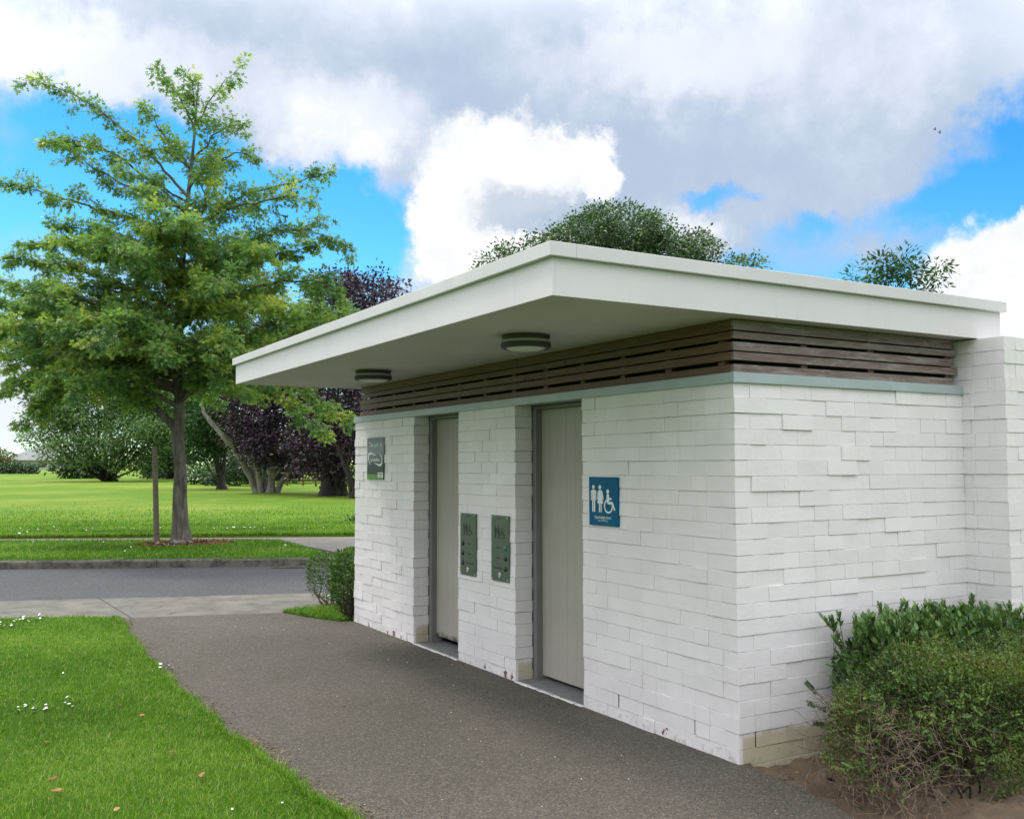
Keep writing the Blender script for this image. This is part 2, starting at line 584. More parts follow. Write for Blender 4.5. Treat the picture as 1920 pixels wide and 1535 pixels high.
M = {}
M['brick'] = brick_paint()
M['fascia'] = simple('cream_white_fascia_paint', (0.67, 0.65, 0.655), 0.38, var=0.025, scale=2.0, bmp=0.05, bscale=6.0)
_m, _t, _bs, _pos = new_mat('cream_white_fascia_paint')
_g = _t.n('Mapping', {'Vector': _pos, 'Scale': (9, 9, 0.7)})
_c = _t.mix(_t.rng(_t.noise(_pos, 1.6, 5), .3, .7), (0.665, 0.638, 0.665), (0.70, 0.672, 0.70))
_c = _t.mix(_t.m('MULTIPLY', _t.rng(_t.noise(_g.outputs[0], 1.0, 6, .7), .52, .75), .22), _c, (0.45, 0.44, 0.41))
_t.put(_bs.inputs['Base Color'], _c)
_bs.inputs['Roughness'].default_value = .42
bump(_t, _bs, _t.noise(_pos, 2.2, 3), .12, .012)
M['fascia'] = _m
M['cap'] = simple('roof_cap_metal', (0.645, 0.625, 0.645), 0.4, var=0.04, scale=3.0)
M['soffit'] = simple('soffit_paint', (0.60, 0.565, 0.60), 0.6, var=0.06, scale=1.4)
M['flash'] = simple('grey_blue_flashing', (0.36, 0.43, 0.45), 0.4, metal=0.15, var=0.05, scale=6.0)
M['timber'] = timber('brown_timber', (0.100, 0.045, 0.028), (0.170, 0.086, 0.058), (0.18, 0.13, 0.11), 0.15)
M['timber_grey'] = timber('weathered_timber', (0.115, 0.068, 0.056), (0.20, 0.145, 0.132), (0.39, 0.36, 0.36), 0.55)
M['dark'] = simple('dark_void', (0.012, 0.012, 0.014), 0.9)  # near-black that stands for the shade inside slots and cavities
M['door'] = simple('greige_door_paint', (0.35, 0.335, 0.295), 0.5, var=0.05, scale=2.5)
_m, _t, _bs, _pos = new_mat('greige_door_paint_stained')
_z = _t.n('SeparateXYZ', {'Vector': _pos}).outputs[2]
_c = _t.mix(_t.rng(_t.noise(_pos, 2.5, 5), .3, .7), (0.352, 0.335, 0.295), (0.388, 0.37, 0.325))
_gm = _t.n('Mapping', {'Vector': _pos, 'Scale': (30, 30, 1.2)})
_c = _t.mix(_t.rng(_t.noise(_gm.outputs[0], 1.0, 4), .45, .7, 0, .12), _c, (0.25, 0.235, 0.205))
_st = _t.rng(_t.m('ADD', _z, _t.m('MULTIPLY', _t.m('SUBTRACT', _t.noise(_pos, 14.0, 5, .7), .5), .22)), .06, .13, .9, 0.0)
_t.put(_bs.inputs['Base Color'], _t.mix(_t.m('MULTIPLY', _st, _t.rng(_t.n('SeparateXYZ', {'Vector': _pos}).outputs[1], 2.9, 3.0)), _c, (0.03, 0.03, 0.025)))
_bs.inputs['Roughness'].default_value = .5
M['door'] = _m
M['frame'] = simple('grey_door_frame', (0.19, 0.19, 0.18), 0.45, var=0.04)
M['thresh'] = simple('grey_threshold', (0.17, 0.17, 0.175), 0.6, var=0.2, scale=12, bmp=0.3)
M['lightgrey'] = simple('dark_grey_lamp_metal', (0.066, 0.058, 0.074), 0.5, spec=0.25)
M['lightring'] = simple('pale_lamp_ring', (0.40, 0.37, 0.41), 0.4)
M['diffuser'] = simple('opal_lamp_glass', (0.66, 0.68, 0.66), 0.35)
M['blue'] = simple('teal_blue_sign', (0.002, 0.105, 0.215), 0.5, var=0.06, scale=6, spec=0.15)
M['white'] = simple('white_sign_print', (0.72, 0.76, 0.76), 0.4)
M['mint'] = simple('pale_mint_print', (0.45, 0.72, 0.66), 0.4)
M['green'] = simple('leaf_green_print', (0.10, 0.24, 0.035), 0.4)
M['ink'] = simple('black_print', (0.02, 0.03, 0.025), 0.5)
M['steel'] = simple('brushed_steel', (0.13, 0.17, 0.13), 0.42, metal=0.7, var=0.08, scale=9)  # green of the reflected lawn is put into the metal's base colour
M['screw'] = simple('bright_screw', (0.6, 0.6, 0.58), 0.3, metal=0.9)
M['black'] = simple('black_plastic', (0.012, 0.014, 0.016), 0.3)
M['teal'] = simple('teal_lens', (0.01, 0.16, 0.20), 0.25)
M['path'] = asphalt('path_asphalt', (0.070, 0.060, 0.049), (0.098, 0.084, 0.069), (0.175, 0.150, 0.120), 130.0, (0.058, 0.052, 0.034), 0.0)
M['road'] = asphalt('road_asphalt', (0.046, 0.048, 0.053), (0.062, 0.065, 0.072), (0.11, 0.113, 0.12), 70.0)
M['concrete'] = concrete_mat('pavement_concrete', (0.100, 0.092, 0.077), (0.175, 0.162, 0.137), (0.055, 0.051, 0.043), 3.2)
M['footpath'] = concrete_mat('footpath_concrete', (0.17, 0.155, 0.14), (0.23, 0.21, 0.19), (0.12, 0.11, 0.10))
M['kerb'] = concrete_mat('mossy_kerb_stone', (0.035, 0.034, 0.028), (0.15, 0.137, 0.112), (0.014, 0.014, 0.011), 4.5)
M['soil'] = concrete_mat('garden_soil', (0.095, 0.066, 0.043), (0.175, 0.125, 0.085), (0.045, 0.028, 0.018), 4.0)
M['park'] = lawn_mat('park_grass', (0.098, 0.195, 0.014), (0.13, 0.235, 0.018), (0.235, 0.285, 0.045), 0.6)  # brighter, yellower grass colour stands for sun on the far lawn
M['verge'] = lawn_mat('verge_grass', (0.05, 0.145, 0.012), (0.07, 0.18, 0.015), (0.09, 0.20, 0.02))
M['near'] = lawn_mat('near_lawn_grass', (0.050, 0.12, 0.007), (0.070, 0.155, 0.009), (0.09, 0.17, 0.013))
M['blade'] = leaf_mat('grass_blade', [(0, (0.042, 0.115, 0.007)), (0.5, (0.100, 0.240, 0.010)), (0.85, (0.19, 0.355, 0.024)), (1, (0.36, 0.40, 0.13))], 0.35, 0.5, 0.2)
M['oak_leaf'] = leaf_mat('young_oak_leaf', [(0, (0.055, 0.135, 0.06)), (0.45, (0.15, 0.275, 0.10)), (0.8, (0.27, 0.40, 0.10)), (1, (0.46, 0.51, 0.11))], 0.5, 0.36, 0.5)
M['oak_bark'] = bark_mat('oak_bark', (0.07, 0.062, 0.053), (0.20, 0.18, 0.15))
M['stake'] = timber('stake_wood', (0.10, 0.08, 0.06), (0.17, 0.14, 0.10), (0.24, 0.21, 0.16), 0.4)
M['beech_leaf'] = leaf_mat('copper_beech_leaf', [(0, (0.020, 0.010, 0.024)), (0.6, (0.042, 0.020, 0.044)), (1, (0.10, 0.05, 0.085))], 0.2, 0.4)
M['beech_bark'] = bark_mat('beech_bark', (0.14, 0.125, 0.11), (0.32, 0.29, 0.265), (3, 3, 0.6), 0.5)
M['dark_bark'] = bark_mat('dark_bark', (0.022, 0.019, 0.016), (0.055, 0.048, 0.042), (3, 3, 0.6), 0.5)
M['green_leaf'] = leaf_mat('green_tree_leaf', [(0, (0.016, 0.05, 0.014)), (0.5, (0.04, 0.11, 0.024)), (1, (0.10, 0.20, 0.045))], 0.3)
M['dark_leaf'] = leaf_mat('dark_evergreen_leaf', [(0, (0.014, 0.038, 0.014)), (0.6, (0.045, 0.105, 0.03)), (1, (0.11, 0.19, 0.05))], 0.2, 0.35, 0.5)
M['soft_leaf'] = leaf_mat('soft_green_tree_leaf', [(0, (0.045, 0.10, 0.04)), (0.5, (0.12, 0.21, 0.075)), (1, (0.24, 0.34, 0.11))], 0.45)  # leaf greens lightened to stand for the haze of distance
M['dome_leaf'] = leaf_mat('glossy_dome_leaf', [(0, (0.02, 0.05, 0.02)), (0.5, (0.06, 0.13, 0.042)), (1, (0.15, 0.24, 0.07))], 0.2, 0.4, 0.5)
M['gold_leaf'] = leaf_mat('gold_shrub_leaf', [(0, (0.05, 0.08, 0.02)), (0.6, (0.12, 0.14, 0.035)), (1, (0.22, 0.17, 0.05))], 0.3)
M['shrub_leaf'] = leaf_mat('glossy_shrub_leaf', [(0, (0.026, 0.068, 0.02)), (0.5, (0.085, 0.18, 0.045)), (1, (0.25, 0.35, 0.10))], 0.22, 0.33, 0.5)
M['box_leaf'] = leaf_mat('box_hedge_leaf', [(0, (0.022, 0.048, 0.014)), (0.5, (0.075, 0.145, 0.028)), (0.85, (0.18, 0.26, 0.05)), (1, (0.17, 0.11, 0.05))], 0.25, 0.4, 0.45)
M['twig'] = simple('dead_twig_bark', (0.12, 0.085, 0.058), 0.85, col2=(0.27, 0.205, 0.145), scale=30)
M['stem'] = simple('shrub_stem', (0.035, 0.026, 0.018), 0.9, var=0.3)
M['petal'] = simple('daisy_petal', (0.85, 0.85, 0.80), 0.6)
M['litter'] = leaf_mat('fallen_leaf_litter', [(0, (0.16, 0.055, 0.015)), (0.5, (0.30, 0.12, 0.03)), (1, (0.45, 0.26, 0.10))], 0.2)
M['mulch'] = simple('bark_mulch', (0.10, 0.045, 0.022), 0.9, col2=(0.28, 0.13, 0.06), scale=25)
M['stone'] = simple('pale_stone', (0.20, 0.19, 0.17), 0.9, var=0.2, scale=10, bmp=0.4, bscale=30)
M['chip'] = simple('white_grit', (0.62, 0.60, 0.55), 0.7)
M['bird'] = simple('dark_feathers', (0.02, 0.022, 0.028), 0.7)
M['iron'] = simple('drain_iron', (0.05, 0.05, 0.052), 0.7, var=0.3, scale=20)
M['roof'] = simple('grey_house_roof', (0.20, 0.22, 0.22), 0.8, var=0.12, scale=1.0)
M['house'] = simple('pale_house_wall', (0.42, 0.41, 0.38), 0.8, var=0.05)
M['window'] = simple('dark_house_glass', (0.03, 0.035, 0.04), 0.15)
M['pale_post'] = simple('pale_post_paint', (0.55, 0.55, 0.53), 0.6)
M['fence'] = simple('brown_fence_wood', (0.14, 0.07, 0.04), 0.85, var=0.2)

# leaf outlines: vertices (along, across, lift) and faces
STAR = ([(0, 0, 0), (.38, .11, .02), (.70, .09, .0), (1, 0, -.05), (.70, -.09, 0), (.38, -.11, .02), (.30, .40, -.03), (.72, .42, -.06), (.30, -.40, -.03), (.72, -.42, -.06), (.10, .04, 0), (.10, -.04, 0), (.5, .1, .0), (.5, -.1, .0)],
        [(0, 11, 5, 13, 4, 3, 2, 12, 1, 10), (10, 1, 6), (12, 2, 7), (5, 11, 8), (4, 13, 9)])
OVAL = ([(0, 0, 0), (.3, .2, .05), (.7, .2, .04), (1, 0, -.04), (.7, -.2, .04), (.3, -.2, .05)], [(0, 3, 2, 1), (0, 5, 4, 3)])
RHOMB = ([(0, 0, 0), (.5, .3, .06), (1, 0, 0), (.5, -.3, .06)], [(0, 2, 1), (0, 3, 2)])
NARROW = ([(0, 0, 0), (.45, .15, .04), (1, 0, -.03), (.45, -.15, .04)], [(0, 2, 1), (0, 3, 2)])


# ------------------------------------------------------------------ terrain
def gz(D):
    """height of the ground at a distance along the view direction: level by the road, rising gently across the park"""
    return np.interp(D, [0, 20, 24, 50, 100, 150, 300, 900], [0.13, 0.13, 0.14, 0.31, 0.55, 1.02, 2.2, 2.6])


def depth_of(P):
    return (np.asarray(P)[..., :2] - CAM[:2]) @ FH[:2]


def park_point(px, D):
    """ground point of the park in the direction of a photograph column, D metres out"""
    p = CAM + FH * D + RH * (px - 960) / FPX * D
    p[2] = gz(D)
    return p


def poly(name, pts, z, mat, thick=0.0, label=None):
    mb = MB()
    n = len(pts)
    top = [(x, y, z) for x, y in pts]
    if thick:
        bot = [(x, y, z - thick) for x, y in pts]
        mb.add(top + bot, [tuple(range(n))] + [((i + 1) % n, i, n + i, n + (i + 1) % n) for i in range(n)])
    else:
        mb.add(top, [tuple(range(n))])
    o = mb.build(name, mat)
    return tag(o, kind='structure')


def sheet(name, xs, ys, zf, mat):
    X, Y = np.meshgrid(xs, ys, indexing='ij')
    Z = zf(X, Y)
    V = np.stack([X, Y, Z], -1).reshape(-1, 3)
    nx, ny = len(xs), len(ys)
    i = (np.arange(nx - 1)[:, None] * ny + np.arange(ny - 1)[None])
    F = np.stack([i, i + ny, i + ny + 1, i + 1], -1).reshape(-1, 4)
    mb = MB()
    mb.add(V, F)
    return tag(mb.build(name, mat, smooth=True), kind='structure')


def nz(X, Y, s=1.0):
    return (np.sin(X * 1.7 * s + 1.3 * np.sin(Y * 1.1 * s)) + np.sin(Y * 2.3 * s + 1.7 * np.sin(X * 0.9 * s))) * 0.5


# edges measured on the ground
def kerb_y(x): return 12.13 - 0.472 * x                       # front of the far kerb
def foot0_y(x): return 16.83 - 0.555 * x                      # near edge of the far footpath
def foot1_y(x): return 17.74 - 0.505 * x                      # far edge of the far footpath
def road_y(x): return 8.17 - 0.33 * x                         # near edge of the road
def conc_y(x): return 6.53 - 0.335 * x                        # near edge of the concrete strip


# one ground sheet to the horizon, just below everything laid on it
sheet('ground', np.concatenate([[-900, -400, -150], np.linspace(-60, 60, 25), [150, 400, 900]]), np.concatenate([[-300, -100, -30], np.linspace(-20, 100, 49), [150, 250, 400, 900, 1500]]),
      lambda X, Y: np.where(gz(depth_of(np.stack([X, Y], -1))) > 0.135, gz(depth_of(np.stack([X, Y], -1))) - 0.18, -0.06), M['verge'])

# park lawn: rises away from the footpath
xs_u = np.concatenate([np.linspace(-70, 110, 91), [150, 220, 320]])
vs = np.concatenate([[0, 0.15, 0.5, 1, 2, 4, 7, 11, 16, 22, 30, 40, 52, 66, 82, 100, 125, 160, 210, 300, 500]])
U, Vv = np.meshgrid(np.concatenate([[-300, -200, -120], xs_u]), vs, indexing='ij')
PX = U
PY = foot1_y(U) + Vv + 0.03 * nz(U, Vv, 3.0) * (Vv < 0.1)
PZ = gz(depth_of(np.stack([PX, PY], -1))) + 0.03 * nz(PX, PY, 0.25) * np.clip(Vv / 6, 0, 1) + 0.02
mb = MB()
nx, ny = U.shape
ii = (np.arange(nx - 1)[:, None] * ny + np.arange(ny - 1)[None])
mb.add(np.stack([PX, PY, PZ], -1).reshape(-1, 3), np.stack([ii, ii + ny, ii + ny + 1, ii + 1], -1).reshape(-1, 4))
edge = np.arange(nx - 1)
ev = np.stack([PX[:, 0], PY[:, 0], PZ[:, 0]], -1)
ev2 = ev.copy(); ev2[:, 2] -= 0.25
mb.add(np.concatenate([ev, ev2]), np.stack([edge, edge + nx, edge + nx + 1, edge + 1], -1), 0)
tag(mb.build('lawn', M['park'], smooth=True), kind='structure')

poly('road', [(-80, road_y(-80)), (-3.07, 9.19), (-1.38, 8.56), (0.42, 8.10), (30, road_y(30)), (30, kerb_y(30) + .02), (-80, kerb_y(-80) + .02)], 0.0, M['road'])
# broken lip where the concrete strip meets the road
lip = [(x, road_y(x) + 0.02 * nz(x, 0, 9) + (0.06 if x < -1.5 else 0)) for x in np.linspace(-12, 12, 241)]
poly('pavement', [(-12, conc_y(-12) - 0.1), (12, conc_y(12) - 0.1)] + lip[::-1], 0.012, M['concrete'], 0.06)
jb = MB()
ja, jc = np.array([-2.02, 9.0, 0.0]), np.array([-1.93, 6.95, 0.0])
jb.box((-0.006, 0, 0.0125), (0.006, 1, 0.0145))
Vj = jb.V[0].copy()
jd = jc - ja
side = np.array([-jd[1], jd[0], 0]) / np.linalg.norm(jd)
jb.V[0] = ja + Vj[:, 1:2] * jd + Vj[:, 0:1] * side + np.array([0, 0, 1]) * Vj[:, 2:3]
tag(jb.build('pavement_joint', M['ink']), kind='structure')

# asphalt path beside the block; wanders a little at the lawn edge
EDGE = [(-1.97, -3.0), (-2.05, -1.0), (-2.10, 0.296), (-2.16, 1.107), (-2.21, 2.105), (-2.22, 3.449), (-2.19, 5.2), (-2.12, 6.6), (-2.11, 7.14)]
path_pts = [(0.6, -3.0)] + EDGE + [(-0.447, 6.62), (-0.34, 6.20), (-0.14, 5.70), (0.1, 5.6), (0.1, 0.05), (0.02, -0.10), (0.0, -0.45), (-0.12, -0.9), (-0.3, -1.6)]
poly('path', path_pts, 0.014, M['path'], 0.08)

# near lawn slab (the blades stand on it)
lawn_pts = [(-14, -6)] + [(x - 0.005, y) for x, y in EDGE] + [(-2.22, 7.26), (-2.36, 7.38), (-3.14, 7.68), (-6, 8.7), (-14, 11.4)]
poly('lawn', lawn_pts, 0.020, M['near'], 0.08)
wedge = [(-0.447, 6.62), (-0.34, 6.20), (-0.14, 5.72), (0.6, 5.72), (0.9, 6.32), (0.0, 6.66), (-0.25, 6.70)]
poly('lawn', wedge, 0.024, M['near'], 0.06)

# verge, far footpath, crossing
VX = np.linspace(-60, 1.9, 60)
poly('lawn', [(x, kerb_y(x) + 0.12) for x in VX] + [(2.0, 12.2), (2.15, 14.3), (2.2, foot0_y(2.2))] + [(x, foot0_y(x)) for x in VX[::-1]], 0.128, M['verge'], 0.16)
poly('footpath', [(x, foot0_y(x) - 0.03) for x in (-60, 2.2)] + [(2.3, 12.0), (2.2, 11.3), (5.5, 9.6), (30, kerb_y(30)), (30, foot1_y(30) + .1), (-60, foot1_y(-60) + .1)], 0.115, M['footpath'], 0.12)
poly('footpath', [(1.95, 11.35), (2.3, 12.3), (6.0, 10.3), (5.6, 9.5)], 0.119, M['footpath'], 0.15)

# garden bed soil around the hedges
gxs, gys = np.linspace(-0.45, 5.0, 110), np.linspace(-3.2, 0.12, 80)


def soil_z(X, Y):
    edge_x = np.interp(Y, [-3.2, -1.6, -0.9, -0.45, -0.1, 0.05], [0.45, -0.3, -0.12, 0.0, 0.03, 0.0])
    d = X - edge_x
    z = -0.045 + 0.06 * np.clip(d, 0, 1) + 0.020 * nz(X, Y, 9) + 0.012 * nz(X + 3, Y, 23) + 0.006 * nz(X, Y + 5, 51)
    z = np.where(d < 0.05, np.minimum(z, 0.008), z)
    return np.where(d < -0.03, -0.05, z)


sheet('soil', gxs, gys, soil_z, M['soil'])

# kerb in lengths
kb = MB()
x = -60.0
while x < 1.55:
    L = 0.9 if x > -20 else 4.0
    x1 = min(x + L, 1.62)
    a, b = np.array([x, kerb_y(x), 0]), np.array([x1 - 0.006, kerb_y(x1 - 0.006), 0])
    n = unit(np.array([0.427, 0.904, 0]))
    lift = 0.126 + rng.uniform(-0.004, 0.004)
    prof = [(-0.012, -0.05), (0.0, lift - 0.025), (0.025, lift), (0.14, lift), (0.14, -0.05)]
    V = [a + n * o + ZZ * h for o, h in prof] + [b + n * o + ZZ * h for o, h in prof]
    kb.add(V, [(i, (i + 1) % 5, 5 + (i + 1) % 5, 5 + i) for i in range(5)] + [(4, 3, 2, 1, 0), (5, 6, 7, 8, 9)])
    x = x1
# dropped, curved end at the crossing
ex = np.array([1.62, kerb_y(1.62), 0])
P = [ex, ex + np.array([0.25, -0.07, 0]), ex + np.array([0.42, 0.06, 0]), ex + np.array([0.5, 0.35, 0])]
for i in range(3):
    h0, h1 = [0.126, 0.10, 0.06, 0.02][i:i + 2]
    a, b = P[i], P[i + 1]
    n = unit(np.array([-(b - a)[1], (b - a)[0], 0]))
    V = [a - ZZ * .05, a + ZZ * h0, a + n * .14 + ZZ * h0, a + n * .14 - ZZ * .05, b - ZZ * .05, b + ZZ * h1, b + n * .14 + ZZ * h1, b + n * .14 - ZZ * .05]
    kb.add(V, [(0, 1, 5, 4), (1, 2, 6, 5), (2, 3, 7, 6), (0, 3, 2, 1), (4, 5, 6, 7)])
tag(kb.build('kerb', M['kerb']), kind='structure')

# ------------------------------------------------------------------ the toilet block
Cc = 0.086                                                   # one course
WL, WR, ZT = 5.636, 1.963, 2.064
DOORS = [(1.464, 2.355), (3.285, 4.17)]
block = empty('toilet_block', (0.9, 2.8, 0), 'low white painted brick toilet block with flat roof and timber louvres', 'building')


DEP = {}


def dep(c=0):
    """how far a brick stands out: runs of neighbours in a course sit alike, course against course they differ"""
    if c not in DEP or rng.random() < 0.86:
        DEP[c] = rng.uniform(-0.0026, 0.0040) + (0.0035 if rng.random() < .22 else 0)
    return DEP[c] + rng.uniform(-0.0007, 0.0007)


WEEPS = []
SH, SZ = 0.00045, 0.0011
wall = MB()


def cell(mb, u0, u1, z0, z1, put, d=None, depth=0.1):
    """one painted brick: put(u, n) turns run and outward distance into x, y"""
    d = dep(round(z0 / Cc)) if d is None else d
    t1, t2 = rng.uniform(-0.0006, 0.0022), rng.uniform(-0.0008, 0.0008)
    j = rng.uniform(-0.0012, 0.0012, 4)
    q = [(u0 + SH, z0 + SZ + j[0], d + t1 + t2), (u1 - SH, z0 + SZ + j[1], d + t1 - t2), (u1 - SH, z1 - SZ + j[2], d - t1 - t2), (u0 + SH, z1 - SZ + j[3], d - t1 + t2)]
    V = [(*put(u, n), z) for u, z, n in q] + [(*put(u, -depth), z) for u, z, n in q]
    mb.add(V, np.array([(0, 1, 2, 3), (1, 0, 4, 5), (2, 1, 5, 6), (3, 2, 6, 7), (0, 3, 7, 4)]), 0, rng.uniform(0, 1))


def front(u, n): return (-n, u)
def right(u, n): return (u, -n)


WEEP = {(1, 0.344), (1, 1.096), (1, 2.823), (1, 4.41), (1, 5.203)}
COURSES = range(-3, 24)
for c in COURSES:
    z0, z1 = c * Cc, (c + 1) * Cc
    odd = c % 2
    # corner brick shows on both faces
    df, dr = dep(c), dep(c)
    wr_, wf_ = ((0.115, 0.235) if odd else (0.235, 0.115))
    j = rng.uniform(-.002, .002, 2)
    wall.box((-df, -dr, z0 + SZ), (wr_ - SH, wf_ - SH, z1 - SZ + j[0] * .5), jit=0.0008)
    # front wall: segments between the doors
    for si, (s0, s1) in enumerate([(0.0, DOORS[0][0]), (DOORS[0][1], DOORS[1][0]), (DOORS[1][1], WL)]):
        u = s0 + (wf_ if si == 0 else 0.0)
        first = True
        end_pos = []
        ph = (0.12 if odd else 0.0)
        cuts = [b for b in np.arange(-2, 40) * 0.24 + ph - 0.005 if u + 0.06 < b < s1 - 0.06]
        cuts = [b + rng.uniform(-.006, .006) for b in cuts]
        edges = [u] + cuts + [s1]
        for a, b in zip(edges[:-1], edges[1:]):
            gap0 = any(wc == c and abs(wu - a) < 0.12 and a not in (u, s1) for wc, wu in WEEP)
            gap1 = any(wc == c and abs(wu - b) < 0.12 and b not in (u, s1) for wc, wu in WEEP)
            if gap0: WEEPS.append((a, z0, z1))
            is_end = (a == s0 and si > 0) or (b == s1 and si < 2)
            d_ = dep(c)
            if is_end:
                # end brick returns into the door opening
                dp = 0.145 if odd else 0.095
                cell(wall, a, b, z0, z1, front, d_, dp)
                if not odd:
                    e = rng.uniform(-.003, .002)
                    if a == s0: wall.box((0.096, a - e, z0 + SH), (0.15, a + 0.1, z1 - SH))
                    if b == s1 and si < 2: wall.box((0.096, b - 0.1, z0 + SH), (0.15, b + e, z1 - SH))
            else:
                cell(wall, a + (0.005 if gap0 else 0), b - (0.005 if gap1 else 0), z0, z1, front, d_)
    # side wall facing the hedge
    ph = 0.115 if odd else 0.235
    edges = [wr_] + [b + rng.uniform(-.006, .006) for b in np.arange(1, 12) * 0.24 + ph if b < WR - 0.05] + [WR]
    for a, b in zip(edges[:-1], edges[1:]):
        weep = (c == 1 and abs(a - 0.235) < 0.12)
        if weep: WEEPS.append((None, a, z0, z1))
        cell(wall, a + (0.007 if weep else 0), b, z0, z1, right)
    # far end wall
    for a in np.arange(0.1, 2.0, 0.24):
        cell(wall, a, min(a + 0.24, 2.0), z0, z1, lambda u, n: (u, WL + n))
# solid core just behind the bricks
for y0, y1 in [(0.04, DOORS[0][0] - 0.04), (DOORS[0][1] + 0.04, DOORS[1][0] - 0.04), (DOORS[1][1] + 0.04, WL - 0.04)]:
    wall.box((0.0045, y0, -0.2), (0.09, y1, ZT - 0.002), 1)
wall.box((0.0905, 0.0045, -0.2), (WR, 0.09, ZT - 0.002), 1)
wall.build('brick_wall', [M['brick'], M['brick']], block, bevel=0.0015, tone=True)

for wv in WEEPS:                                             # dark strips that paint the shade inside the weep slots
    b = MB()
    if wv[0] is None:
        _, a, z0, z1 = wv
        b.box((a - .0002, 0.0022, z0 + .004), (a + .0066, 0.006, z1 - .002))
    else:
        a, z0, z1 = wv
        b.box((0.0022, a - .0045, z0 + .004), (0.006, a + .0045, z1 - .002))
    b.build('weep_hole_shade', M['dark'], block)

# wing wall to the right
wing = MB()
WZ = 28
for c in range(-3, WZ):
    z0, z1 = c * Cc, (c + 1) * Cc
    odd = c % 2
    a0 = 0.115 if odd else 0.235
    b0 = 0.235 if odd else 0.115
    d1, d2 = dep(c), dep(c)
    wing.box((WR - d1, -0.3 - d2, z0 + SZ), (WR + a0 - SH, -0.3 + b0 - SH, z1 - SZ + rng.uniform(-.001, .001)), jit=0.0008)
    edges = [b0 - 0.3] + ([-0.06] if odd else [-0.09]) + [0.12]
    for a, b in zip(edges[:-1], edges[1:]):
        cell(wing, a, b, z0, z1, lambda u, n: (WR - n, u))
    xs_ = [WR + a0 + i * 0.24 + rng.uniform(-.006, .006) for i in range(0, 12)]
    xs_[0] = WR + a0
    for a, b in zip(xs_[:-1], xs_[1:]):
        cell(wing, a, b, z0, z1, lambda u, n: (u, -0.3 - n))
wall_b = MB()
wall_b.box((WR + 0.001, 0.4, -0.2), (WR + 0.2, WL + 0.0, 2.40))
wall_b.box((0.28, 0.145, 2.075), (WR, WL - 0.01, 2.10))
wall_b.build('rear_wall', M['brick'], block)
wing.box((WR + 0.0045, -0.2955, -0.2), (4.7, 0.5, WZ * Cc - 0.001))
wing.build('wing_wall', M['brick'], block, bevel=0.0015, tone=True)

# flashing along the top of the brickwork
fl = MB()
ZF0, ZF1 = 2.058, 2.1145
fl.box((-0.016, -0.016, ZF0), (0.0, WL + 0.012, ZF1))
fl.box((0.0005, -0.016, ZF0 + .0005), (WR + 0.0, 0.0, ZF1))
fl.box((0.0005, 0.0005, ZF1 - 0.006), (0.16, WL, ZF1 - 0.001))
fl.box((0.1605, 0.0005, ZF1 - 0.006), (WR, 0.12, ZF1 - 0.001))
for p in DOORS:                                              # head of each opening
    fl.box((0.0005, p[0] + .001, ZF0 + 0.003), (0.158, p[1] - .001, ZF1 - 0.0065))
fl.box((-0.0185, -0.0185, ZF0 - 0.001), (0.004, 0.004, ZF1 + 0.0015))
fl.build('flashing', M['flash'], block, bevel=0.002)

# timber louvres: slats on battens in front of a dark cavity
SLATS = [(2.352, 2.4105), (2.304, 2.345), (2.240, 2.286), (2.186, 2.231), (2.1155, 2.163)]
ls = MB()
for (z0, z1) in SLATS:
    y = 0.02
    ends = [WL * t_ for t_ in (0.36, 0.70)]
    cuts = [0.021] + [e + rng.uniform(-.35, .35) for e in ends] + [WL - 0.02 - rng.uniform(0.0, 0.10)]
    for a, b in zip(cuts[:-1], cuts[1:]):
        ls.box((0.019 + rng.uniform(-.001, .001), a + 0.0015, z0), (0.042, b, z1), jit=0.0012)
ls.build('louvre_screen', M['timber'], block, bevel=0.0015)
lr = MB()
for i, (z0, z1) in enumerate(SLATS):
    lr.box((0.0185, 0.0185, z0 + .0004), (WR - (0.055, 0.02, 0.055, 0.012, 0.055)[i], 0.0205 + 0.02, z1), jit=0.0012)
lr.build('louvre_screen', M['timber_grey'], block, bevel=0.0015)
for y in np.arange(0.12, WL, 0.46):
    bt = MB(); bt.box((0.044, y, 2.116), (0.075, y + rng.uniform(0.04, 0.06), 2.41)); bt.build('louvre_batten', M['timber'], block)
for x in (0.56, 1.13, 1.86):
    bt = MB(); bt.box((x, 0.042, 2.116), (x + 0.05, 0.07, 2.41)); bt.build('louvre_batten', M['timber'], block)
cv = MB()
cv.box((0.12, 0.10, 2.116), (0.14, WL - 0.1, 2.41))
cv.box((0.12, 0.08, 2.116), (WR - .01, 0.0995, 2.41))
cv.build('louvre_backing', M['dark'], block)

# roof: soffit, fascia with a cap on top
EX, EY, XR, YE = 1.2475, 0.118, 2.214, 5.631
ZS, ZCB, ZTOP, CP = 2.4112, 2.5945, 2.6642, 0.0295
rf = MB()
rf.box((-EX + 0.02, -EY + 0.02, ZS + 0.004), (XR - 0.02, YE - 0.02, ZCB))
rf.build('soffit', M['soffit'], block)
fs = MB()
fs.box((-EX, -EY, ZS), (-EX + 0.019, YE, ZCB))
fs.box((-EX + 0.0192, -EY, ZS), (XR, -EY + 0.019, ZCB))
fs.box((-EX + 0.0192, YE - 0.019, ZS), (XR, YE, ZCB))
fs.box((XR - 0.019, -EY + 0.0192, ZS), (XR, YE - 0.0192, ZCB))
fs.build('fascia', M['fascia'], block, bevel=0.0015)
cp = MB()
cp.box((-EX - CP, -EY - CP, ZCB + 0.001), (-EX + 0.12, YE + CP, ZTOP))
cp.box((-EX + 0.1201, -EY - CP, ZCB + 0.001), (XR + CP, -EY + 0.1, ZTOP - .0003))
cp.box((-EX + 0.1201, YE - 0.1, ZCB + 0.001), (XR + CP, YE + CP, ZTOP - .0003))
